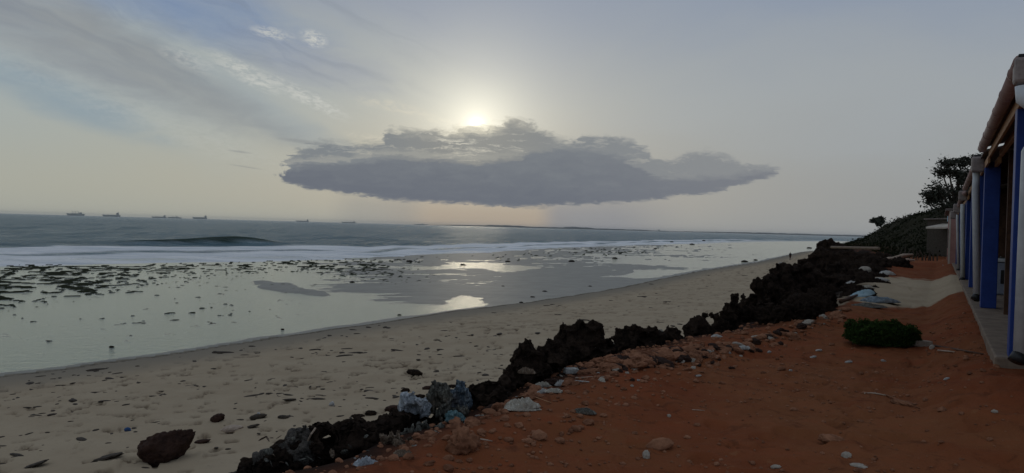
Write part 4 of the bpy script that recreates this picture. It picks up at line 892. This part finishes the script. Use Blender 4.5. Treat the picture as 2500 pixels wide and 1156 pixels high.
for i in range(26):
    px = rnd.uniform(640, 1000); py = rnd.uniform(1045, 1140); d = 5.15 + (px - 700) / 400 * .55; p = atD(px, py, d); r = rnd.uniform(.006, .018)
    v, f = rock_v(2, 600 + i, 2.0); o = mesh_np('pale_fragment', v * np.array([r * 1.6, r, r * .22]), f, M['grey_cloth'] if i % 3 else M['beige_cloth']); o.location = p; o.rotation_euler = (rnd.uniform(-1, 1), rnd.uniform(-1, 1), rnd.uniform(0, 6)); tag(o, 'pale shell or rag fragment caught in the black weed heap', 'debris', 'pale fragments in the weed heap')

# ------------------------------------------------------------------ foliage
def leaves(name, centres, size, mat_, parent=None, seed=1, aspect=2.2, flat=0.0):
    r = np.random.default_rng(seed); n = len(centres); c = np.asarray(centres)
    a = r.normal(size=(n, 3)); a[:, 2] *= (1 - flat); a /= np.linalg.norm(a, axis=1)[:, None]; b = r.normal(size=(n, 3)); b = np.cross(a, b); b /= np.linalg.norm(b, axis=1)[:, None]
    s = (size * r.uniform(.6, 1.4, n))[:, None]; a = a * s * aspect / 2; b = b * s / 2
    V_ = np.stack([c - a, c + b, c + a, c - b], 1).reshape(-1, 3); F_ = np.arange(4 * n).reshape(n, 4)
    return mesh_np(name, V_, F_, mat_, parent, smooth=False, attrs=dict(tone=np.repeat(r.uniform(0, 1, n), 4)))
# the clipped bush on the red earth
p = hit(2152, 842); bw, bh = 168 * p.y / FPX, 54 * p.y / FPX
t_ = empty('bush', p); tag(t_, 'low wide clump of green leaves alone on the red earth', 'bush')
r = np.random.default_rng(3); N = 34000; q3 = r.uniform(-1, 1, (N, 3)); sup = (np.abs(q3[:, 0]) ** 4 + np.abs(q3[:, 1]) ** 2.5 + np.abs(q3[:, 2]) ** 3) ** .3
q3 = q3[(sup < 1) & (sup > .55)]; q3 = q3 * (1 + 0.34 * fbm3(q3 * 2.6, 4, 5)[:, None]); q3[:, 0] *= bw / 2; q3[:, 1] *= bw * .28; q3[:, 2] = (q3[:, 2] * .5 + .5) * bh * (1 + .30 * fbm2(q3[:, 0] * 7, q3[:, 1] * 7, 3, 3))
leaves('foliage', q3, 0.016, M['leaf_bush'], t_, 4)
st = MB()
for k in range(26):
    a = random.uniform(-.85, .85) * bw / 2; b = random.uniform(-.5, .5) * bw * .28; st.tube([(a, b, -.03), (a * 1.03, b, bh * .4), (a * 1.08 + random.uniform(-.03, .03), b * 1.1, bh * .85)], [.006, .005, .003], 5)
st.build('stems', M['bark'], t_)
# scrub on the hill
r = np.random.default_rng(8); N = 110000; y_ = r.uniform(57, 190, N); x_ = r.uniform(.2, .70, N) * y_; sbv = sdist(x_, y_, BANK); k = sbv > 0.4; x_, y_ = x_[k], y_[k]
cl_ = fbm2(x_ * .35, y_ * .35, 3, 7); z_ = terrain(x_, y_) + np.abs(r.normal(0, .22, len(x_))) * (.5 + .9 * np.clip(cl_ + .3, 0, 1)); k = cl_ > -.5
o = leaves('hill_scrub', np.stack([x_, y_, z_], 1)[k], 0.12, M['leaf_scrub'], None, 9, 1.6); tag(o, 'dark green scrub covering the low hill', None, None, 'stuff')
# trees
def tree(label, px, py_base, D, h, crown, seed, nleaf=7000, lsize=.11, zb=None, lean=0.0, blobs=None):
    p = Vector(atD(px, py_base, D)); t = empty('tree', p); tag(t, label, 'tree'); rnd = random.Random(seed)
    tr = MB(); tr.tube([(0, 0, -1.0), (lean * .2, 0, h * .25), (lean * .6, .1, h * .5), (lean, 0, h * .75)], [h * .035, h * .03, h * .022, h * .012], 8).build('trunk', M['bark'], t, True)
    br = MB(); pts = []
    for (bx_, bz_, br_) in blobs:
        s_ = Vector((lean * .5, 0, h * .42)); e = Vector((bx_, rnd.uniform(-.6, .6), bz_)); m_ = (s_ + e) / 2 + Vector((0, 0, .25)); br.tube([s_, m_, e], [h * .016, h * .010, h * .004], 6)
        for k in range(16):
            d = Vector((rnd.gauss(0, 1), rnd.gauss(0, 1), rnd.gauss(0, .45))); d = d.normalized() * br_ * rnd.uniform(.5, 1.1); br.tube([e, e + d * .5 + Vector((0, 0, .05)), e + d], [h * .005, h * .0035, h * .002], 4)
            for j in range(nleaf // (16 * len(blobs))):
                u = rnd.uniform(.35, 1.12); q_ = e + d * u + Vector((rnd.gauss(0, .22), rnd.gauss(0, .2), rnd.gauss(0, .13))); pts.append(q_)
    br.build('branches', M['bark'], t, True); leaves('crown', np.array([tuple(p_) for p_ in pts]), lsize, M['leaf_tree'], t, seed, 2.4, .3); return t
DT = 58.0; k_ = DT / FPX
bb = [((px - 2330) * k_, (640 - py) * k_, rp * k_) for px, py, rp in ((2300, 402, 24), (2335, 398, 26), (2365, 392, 22), (2290, 420, 18), (2325, 425, 26), (2360, 425, 30), (2275, 468, 26), (2300, 480, 30), (2330, 470, 30), (2360, 470, 34), (2275, 492, 26), (2310, 500, 30), (2350, 500, 34), (2345, 445, 22), (2262, 478, 14))]
tree('open crowned dark tree rising behind the far end of the row of houses', 2330, 640, DT, 7.6, None, 4, 6500, .10, blobs=bb)
bb = [((px - 2142) * .062, (556 - py) * .062, rp * .062) for px, py, rp in ((2135, 540, 5), (2146, 535, 6), (2154, 541, 4), (2142, 546, 5))]
tree('tiny shrub-like tree standing on the crest of the scrub hill', 2142, 556, 114, 1.3, None, 6, 700, .22, blobs=bb)

# ------------------------------------------------------------------ the row of houses
def wp(s, n_, z): return Vector((WX0 + s * WDX + n_ * WDY, s * WDY - n_ * WDX, z))     # s along the row, n into the houses
U3, N3 = Vector((WDX, WDY, 0)), Vector((WDY, -WDX, 0)); RZ = -R_(WTH)
def sY(Y): return Y / WDY
def wbox(mb, s0, s1, n0, n1, z0, z1):
    return mb.box(((s0 + s1) / 2 * 0 + wp((s0 + s1) / 2, (n0 + n1) / 2, 0).x, wp((s0 + s1) / 2, (n0 + n1) / 2, 0).y, (z0 + z1) / 2), (n1 - n0, s1 - s0, z1 - z0), RZ)
PT = 0.35                                                     # plinth top
def veranda(label, s0, s1, eave, pillars, depth=2.0, first=False, wallm=None, g0=0.05, gr=.062):
    t = empty('veranda_house', wp(s0, 0, 0)); tag(t, label, 'house', 'row of veranda houses'); inv = t.matrix_world.inverted()
    bpy.context.view_layer.update()
    def part(mb, name, m_, parent=t, smooth=False, bevel=0.0):
        off = Vector(t.location); mb.v = [tuple(Vector(v_) - off) for v_ in mb.v]; return mb.build(name, m_, parent, smooth, bevel)
    mb = wbox(MB(), max(s0, sY(7.75)), s1, -0.10, depth + 4, -0.6, PT); part(mb, 'plinth', M['plinth'], bevel=.02)
    for sp in pillars: part(wbox(MB(), sp - .13, sp + .13, 0.02, 0.26, PT + .001, eave - .06), 'pillar', M['blue'], bevel=.01)
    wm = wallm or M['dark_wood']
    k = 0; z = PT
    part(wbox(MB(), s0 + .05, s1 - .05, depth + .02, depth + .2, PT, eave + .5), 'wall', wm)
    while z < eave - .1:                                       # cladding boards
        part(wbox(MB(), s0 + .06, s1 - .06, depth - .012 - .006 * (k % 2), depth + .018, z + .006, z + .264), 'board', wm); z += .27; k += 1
    part(wbox(MB(), s1 - .16, s1 - .02, .3, depth, PT, eave - .05), 'end_wall', wm)
    # roof sloping up from the eave
    mb = MB(); r0, r1 = wp(s0, -.02, 0), wp(s0, depth + 1.6, 0)
    poly = [(-.04, eave + .02), (depth + 1.6, eave + .9), (depth + 1.6, eave + .95), (-.04, eave + .06)]
    mb.prism(poly, wp(s0, 0, 0), N3, Vector((0, 0, 1)), U3, s1 - s0); part(mb, 'roof', M['roof'])
    # fascia timbers and rafters
    part(wbox(MB(), s0, s1 - .1, .02, .055, eave - .16, eave - .04), 'fascia_board', M['timber'], bevel=.004)
    part(wbox(MB(), s0, s1 - .25, .16, .21, eave - .16, eave - .06), 'purlin', M['timber'], bevel=.004)
    sr = s0 + .3
    while sr < s1 - .2:
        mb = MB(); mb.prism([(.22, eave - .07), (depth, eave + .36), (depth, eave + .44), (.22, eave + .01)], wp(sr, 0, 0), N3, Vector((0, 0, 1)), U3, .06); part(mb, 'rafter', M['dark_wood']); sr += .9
    # round gutter in lengths with collars
    gz_ = eave; gn = -.07; mb = MB(); mb.tube([wp(s0 + g0, gn, gz_), wp(s1 - .06, gn, gz_)], gr, 14); gut = part(mb, 'gutter', M['gutter'], smooth=True)
    sr = s0 + g0 + .5
    while sr < s1:
        mb = MB(); mb.tube([wp(sr, gn, gz_), wp(sr + .05, gn, gz_)], gr * 1.1, 14); c_ = part(mb, 'collar', M['gutter'], parent=gut, smooth=False); sr += 1.15
    return t, part
def downpipe(part, t, s_top, s_bot, n_bot, ztop, zbot, r=.05, m_='white_pipe'):
    mb = MB(); mb.tube([wp(s_top, -.09, ztop), wp(s_top + (s_bot - s_top) * .1, -.09, ztop - .25), wp(s_bot, n_bot, zbot)], r, 12); dp = part(mb, 'downpipe', M[m_], smooth=True)
    mb = MB(); mb.tube([wp(s_bot, n_bot, zbot + .0), wp(s_bot - .04, n_bot - .03, zbot - .07)], [r * 1.15, r * 1.25], 12); part(mb, 'shoe', M['black'], parent=dp, smooth=True)
def hopper(part, s, n_, z, k=1.0):
    mb = wbox(MB(), s - .10 * k, s + .10 * k, n_ - .09 * k, n_ + .09 * k, z - .16 * k, z + .07 * k); h = part(mb, 'hopper', M['grey_pvc'], bevel=.03)
    mb = wbox(MB(), s - .07 * k, s + .07 * k, n_ - .06 * k, n_ + .06 * k, z + .071 * k, z + .10 * k); part(mb, 'hopper_lid', M['black'], parent=h, bevel=.005)
E1, E2, E3 = 3.05, 2.98, 2.86
t, part = veranda('nearest blue pillared veranda house at the right edge', sY(6.3), sY(12.5), E1, (sY(7.85),), gr=.066)
hopper(part, sY(6.38), -.04, E1 - .03, 0.95)
mb = MB(); mb.tube([wp(sY(6.35), -.06, E1 - .2), wp(sY(6.35), -.05, E1 - .32), wp(sY(6.35), .0, E1 - .37), wp(sY(6.4), .25, E1 - .38), wp(sY(7.2), .32, E1 - .42), wp(sY(7.5), .16, E1 - .5), wp(sY(7.5), .10, E1 - .62), wp(sY(7.5), .09, .42)], .055, 12)
dp = part(mb, 'downpipe', M['white_pipe'], smooth=True); mb = MB(); mb.tube([wp(sY(7.5), .09, .43), wp(sY(7.47), .06, .36)], [.065, .075], 12); part(mb, 'shoe', M['black'], parent=dp, smooth=True)
t, part = veranda('second blue pillared house, behind the leaning white pipe', sY(12.55), sY(21.5), E2, (sY(13.45), sY(15.2), sY(19)), g0=1.25)
hopper(part, sY(13.7), -.07, E2 - .02, 1.2); downpipe(part, t, sY(13.8), sY(13.9), -.01, E2 - .2, .52, .062)
t, part = veranda('third blue pillared house with a thin white pipe', sY(21.6), sY(28.0), E3, (sY(22.6), sY(24), sY(27)))
hopper(part, sY(21.9), -.10, E3, 1.2); downpipe(part, t, sY(22.0), sY(22.4), -.02, E3 - .3, .40, .06)
t, part = veranda('fourth house of the row with the last blue pillar', sY(28.1), sY(38.0), E3 - .06, (sY(29.5), sY(31.7), sY(36)))
hopper(part, sY(28.4), -.12, E3 - .1, 1.4); hopper(part, sY(33), -.15, E3 - .2, 1.5); downpipe(part, t, sY(28.6), sY(29), .0, E3 - .4, .4, .05)
# pink house beyond
t = empty('pink_house', wp(sY(39), 0, 0)); tag(t, 'pink plastered house at the far end of the row', 'house'); 
def part_to(t):
    def part(mb, name, m_, parent=None, smooth=False, bevel=0.0):
        off = Vector(t.location); mb.v = [tuple(Vector(v_) - off) for v_ in mb.v]; return mb.build(name, m_, parent or t, smooth, bevel)
    return part
part = part_to(t)
part(wbox(MB(), sY(39), sY(48), -.25, 5, -.4, 3.0), 'wall', M['pink']); part(wbox(MB(), sY(38.9), sY(48.1), -.45, 5.3, 3.0, 3.12), 'roof', M['roof'])
part(wbox(MB(), sY(39) - .012, sY(39) + .06, -.27, -.19, -.3, 3.0), 'corner_trim', M['cream']); part(wbox(MB(), sY(42), sY(43), -.262, -.245, 0, 2.1), 'door', M['dark_wood'])
part(wbox(MB(), sY(44.5), sY(46), -.262, -.245, 1.0, 2.1), 'window', M['black']); part(wbox(MB(), sY(38.9), sY(48), -.5, -.252, -.4, .15), 'step', M['plinth'])
# porch house
pc = Vector(atD(2308, 632, 56)); t = empty('porch_house', (pc.x, pc.y, 0)); tag(t, 'small house with a pale sloping porch roof beyond the pink wall', 'house')
k5 = 56 / FPX
MB().box((2.3, 2.0, 1.4), (3.6, 3.0, 3.2)).build('wall', M['bark'], t)
MB().prism([(-.75, 2.28), (2.2, 2.95), (2.2, 3.05), (-.75, 2.42)], (0, -1.2, 0), (1, 0, 0), (0, 0, 1), (0, 1, 0), 2.6).build('porch_roof', M['cream'], t)
MB().box((-.05, -.9, 1.1), (.16, .16, 2.3)).build('post', M['cream'], t); MB().box((.9, -.9, 1.1), (.14, .14, 2.4)).build('post', M['cream'], t)
MB().box((.42, .2, 3.25), (.50, .06, .85)).build('blue_panel', M['pale_blue'], t); MB().box((2.3, 2.0, 3.05), (4.0, 3.4, .1)).build('roof', M['roof'], t)
# tub inside the veranda
p = wp(sY(17.0), .62, PT); t = empty('storage_tub', p, RZ); tag(t, 'pale grey blue tub with a dark slot standing inside the veranda', 'tub')
MB().box((0, 0, .36), (.62, .5, .70)).build('body', M['tub'], t, bevel=.03); MB().box((0, 0, .76), (.66, .54, .07)).build('lid', M['white_pipe'], t, bevel=.015); MB().box((-.05, -.256, .40), (.06, .012, .30)).build('slot', M['black'], t)
crumple('sack', 2445, 636, 40, 30, 'pale bundle heaped on the grey tub', 'sack', M['grey_cloth'], 50, D=16.7)
# white tank on the roof edge
p = wp(sY(6.2), .12, E1 + .12); t = empty('water_tank', p); tag(t, 'pale rounded plastic tank showing above the near gutter', 'tank')
v, f = ICO[3]; v = v.copy(); v[:, 2] = np.sign(v[:, 2]) * np.abs(v[:, 2]) ** .6; mesh_np('body', v * np.array([.10, .28, .17]) + np.array([.05, 0, .26]), f, M['white_pipe'], t)
MB().box((.05, 0, .06), (.16, .4, .08)).build('base', M['black'], t)

# ------------------------------------------------------------------ fence stakes and driftwood on the far platform
rnd = random.Random(33)
for i in range(15):
    px = 2195 + i * 6.6 + rnd.uniform(-2, 2); p = Vector(atD(px, 636, 52)); p.z = tz(p.x, p.y)
    o = MB().tube([(0, 0, -.2), (rnd.uniform(-.1, .1), 0, .35), (rnd.uniform(-.25, .25), 0, rnd.uniform(.55, .9))], [.05, .045, .03], 6).build('fence_stake', M['bark']); o.location = p
    tag(o, 'crooked dark stake in the low fence at the foot of the hill', 'stake', 'crooked stakes at the foot of the hill')
for i, (a, b, c, d, l) in enumerate(((2150, 640, 2185, 630, 'bleached driftwood log nearest the fence stakes'), (2178, 632, 2228, 622, 'long bleached driftwood log behind the others'), (2130, 634, 2165, 636, 'grey driftwood log left of the others'), (2195, 640, 2232, 636, 'thin bleached plank before the stakes'))):
    A_, B_ = Vector(atD(a, b, 43 + i)), Vector(atD(c, d, 45 + i)); o = MB().tube([A_, (A_ + B_) / 2 + Vector((0, 0, .05)), B_], [.10, .12, .06], 8).build('driftwood_log', M['stick'], None, True); tag(o, l, 'driftwood', 'bleached driftwood by the stakes')
A_, B_ = Vector(atD(2030, 604, 62)), Vector(atD(2146, 607, 52)); tag(MB().tube([A_, B_], .10, 8).build('beach_wall', M['plinth']), 'long low grey rail under the hill scrub', 'rail')

# ------------------------------------------------------------------ person
P0 = Vector(atD(1929, 636, 160)); P0.z = tz(P0.x, P0.y); ks = (EYE[2] - P0.z)
# put the feet on the sand at the photo's spot
pp = hit(1929, 636); P0 = pp
t = empty('person', P0, 0.2); tag(t, 'lone person in dark top and maroon shorts walking on the far beach', 'person')
def skin(name, verts, edges, rad, m_, parent):
    me = bpy.data.meshes.new(name); me.from_pydata(verts, edges, []); me.materials.append(m_); o = bpy.data.objects.new(name, me); COL.objects.link(o); o.parent = parent
    md = o.modifiers.new('skin', 'SKIN'); me.skin_vertices.new() if not me.skin_vertices else None
    for i, r_ in enumerate(rad): me.skin_vertices[0].data[i].radius = (r_, r_)
    me.skin_vertices[0].data[0].use_root = True; md.use_smooth_shade = True; o.modifiers.new('sub', 'SUBSURF').levels = 1; o.modifiers['sub'].render_levels = 1; return o
V_ = [(0, 0, .95), (0, 0, 1.2), (0, 0, 1.42), (0, .01, 1.52), (0, .02, 1.62), (0, .02, 1.70), (-.19, 0, 1.40), (-.27, .03, 1.12), (-.24, -.08, .90), (.19, 0, 1.40), (.27, -.03, 1.12), (.24, .10, .92), (-.10, 0, .90), (-.11, -.12, .50), (-.10, .02, .09), (-.10, -.14, .03), (.10, 0, .90), (.10, .12, .50), (.10, .20, .12), (.10, .10, .04)]
E_ = [(0, 1), (1, 2), (2, 3), (3, 4), (4, 5), (2, 6), (6, 7), (7, 8), (2, 9), (9, 10), (10, 11), (0, 12), (12, 13), (13, 14), (14, 15), (0, 16), (16, 17), (17, 18), (18, 19)]
skin('body', V_, E_, [.13, .13, .13, .055, .10, .07, .06, .045, .035, .06, .045, .035, .09, .06, .04, .035, .09, .06, .04, .035], M['skin'], t)
skin('shirt', [(0, 0, .92), (0, 0, 1.2), (0, 0, 1.43), (-.20, 0, 1.40), (-.26, .02, 1.18), (.20, 0, 1.40), (.26, -.02, 1.18)], [(0, 1), (1, 2), (2, 3), (3, 4), (2, 5), (5, 6)], [.17, .17, .15, .08, .07, .08, .07], M['cloth_dark'], t)
skin('shorts', [(0, 0, .95), (-.10, 0, .88), (-.11, -.10, .52), (.10, 0, .88), (.11, .10, .52)], [(0, 1), (1, 2), (0, 3), (3, 4)], [.16, .12, .11, .12, .11], M['cloth_maroon'], t)

# ------------------------------------------------------------------ ships and islands on the horizon
def ship(label, x0, x1, D, house, hull_h, house_h, cranes=0, bow_left=True):
    house_h *= .72; hull_h *= .85; L = (x1 - x0) / FPX * D; xc = ((x0 + x1) / 2 - 1250) / FPX * D; t = empty('cargo_ship', (xc, D, SEA)); tag(t, label, 'ship', 'ships at anchor on the horizon')
    s = -1 if bow_left else 1; B = L * .15
    poly = [(-L / 2, hull_h), (-L / 2 + L * .02, 0), (L * .44, 0), (L / 2, hull_h * 1.15), (L * .43, hull_h * 1.1), (L * .40, hull_h)]
    poly = [(a * s, b) for a, b in poly]; MB().prism(poly, (0, -B / 2, 0), (1, 0, 0), (0, 0, 1), (0, 1, 0), B).build('hull', M['ship'], t)
    hx = -s * L * .40 * -1 * -1; hx = -s * L * house
    MB().box((hx, 0, hull_h + house_h / 2), (L * .10, B * .8, house_h)).box((hx, 0, hull_h + house_h * 1.1), (L * .06, B * .9, house_h * .2)).build('superstructure', M['ship_pale'], t)
    MB().box((hx - s * L * .04, 0, hull_h + house_h * .9), (L * .03, B * .2, house_h * 1.4)).build('funnel', M['ship'], t)
    MB().tube([(hx, 0, hull_h + house_h), (hx, 0, hull_h + house_h * 1.9)], L * .006, 6).build('mast', M['ship'], t)
    for k in range(cranes):
        cx_ = s * L * (-.25 + .5 * (k + .5) / cranes); MB().box((cx_, 0, hull_h * 1.5), (L * .02, B * .2, hull_h * 1.2)).tube([(cx_, 0, hull_h * 2), (cx_ + s * L * .09, 0, hull_h * 2.5)], L * .005, 5).build('crane', M['ship'], t)
    tag_h = MB().box((0, 0, hull_h * 1.06), (L * .5, B * .6, hull_h * .12)).build('hatches', M['ship'], t)
ship('leftmost ship on the horizon with a full deck load', 163, 204, 8000, .30, 26, 14, 3, True)
ship('second ship from the left, tall house at its right end', 250, 292, 8000, .36, 22, 26, 0, True)
ship('low third ship from the left, touching its right neighbour', 370, 405, 9500, .38, 18, 18, 0, True)
ship('low fourth ship, right of the pair that touch', 409, 442, 9500, .2, 17, 8, 2, True)
ship('dark fifth ship from the left with a high stern', 470, 504, 8500, .40, 22, 22, 0, True)
ship('sixth ship, first beyond the long gap', 722, 753, 9000, .40, 14, 16, 0, True)
ship('seventh ship, low and flat, left of the sun reflection', 833, 868, 9000, .36, 13, 11, 2, True)
ship('eighth ship under the left of the sun, barely above the horizon', 1010, 1045, 11000, .1, 13, 10, 1, True)
ship('lone ship right of the far island', 1602, 1632, 9000, -.3, 11, 14, 0, True)
def strip(name, label, prof, D, wd, seed):
    """a low far land: rounded ridge with a wandering crest"""
    xs = np.linspace(prof[0][0], prof[-1][0], 160); h = np.interp(xs, [p_[0] for p_ in prof], [p_[1] for p_ in prof]) * D / FPX; h = h * (1 + .22 * fbm2(xs * .12, xs * 0, 3, seed)); X = (xs - 1250) / FPX * D
    sec = [(-1, -.1), (-.8, .55), (-.3, .95), (.2, 1.0), (.7, .6), (1, -.1)]; V_ = np.array([(X[i], D + a * wd, SEA - 1 + h[i] * b) for i in range(len(xs)) for a, b in sec]); n = len(sec)
    F_ = np.array([(i * n + j, (i + 1) * n + j, (i + 1) * n + j + 1, i * n + j + 1) for i in range(len(xs) - 1) for j in range(n - 1)]); o = mesh_np(name, V_, F_, M['island']); tag(o, label, None, None, 'structure')
strip('far_island', 'low dark island with wooded bumps on the horizon under the cloud', [(1040, .5), (1090, 2), (1180, 3.2), (1200, 4.5), (1260, 4.5), (1300, 3), (1370, 3.5), (1385, 5.5), (1430, 5.0), (1450, 3.2), (1560, 3), (1620, .8)], 12000, 500, 5)
strip('far_coast', 'long thin line of far coast toward the right', [(1600, .6), (1700, 2.0), (1850, 3.5), (2000, 3.5), (2200, 4)], 14000, 500, 6)

# ------------------------------------------------------------------ the sea air
def m_haze(g, b, out):
    b.id_data.nodes.remove(b); v = g.n('ShaderNodeVolumePrincipled'); v.inputs['Color'].default_value = (0.95, 0.96, 0.97, 1); v.inputs['Density'].default_value = 0.00002; v.inputs['Anisotropy'].default_value = 0.2
    g.t.links.new(v.outputs[0], out.inputs[1])
hz = MB().box((0, 0, 32.5), (64000, 64000, 80)).build('haze', mat('sea_haze', m_haze)); tag(hz, 'thin pale sea haze over the water and the far ships', None, None, 'stuff')
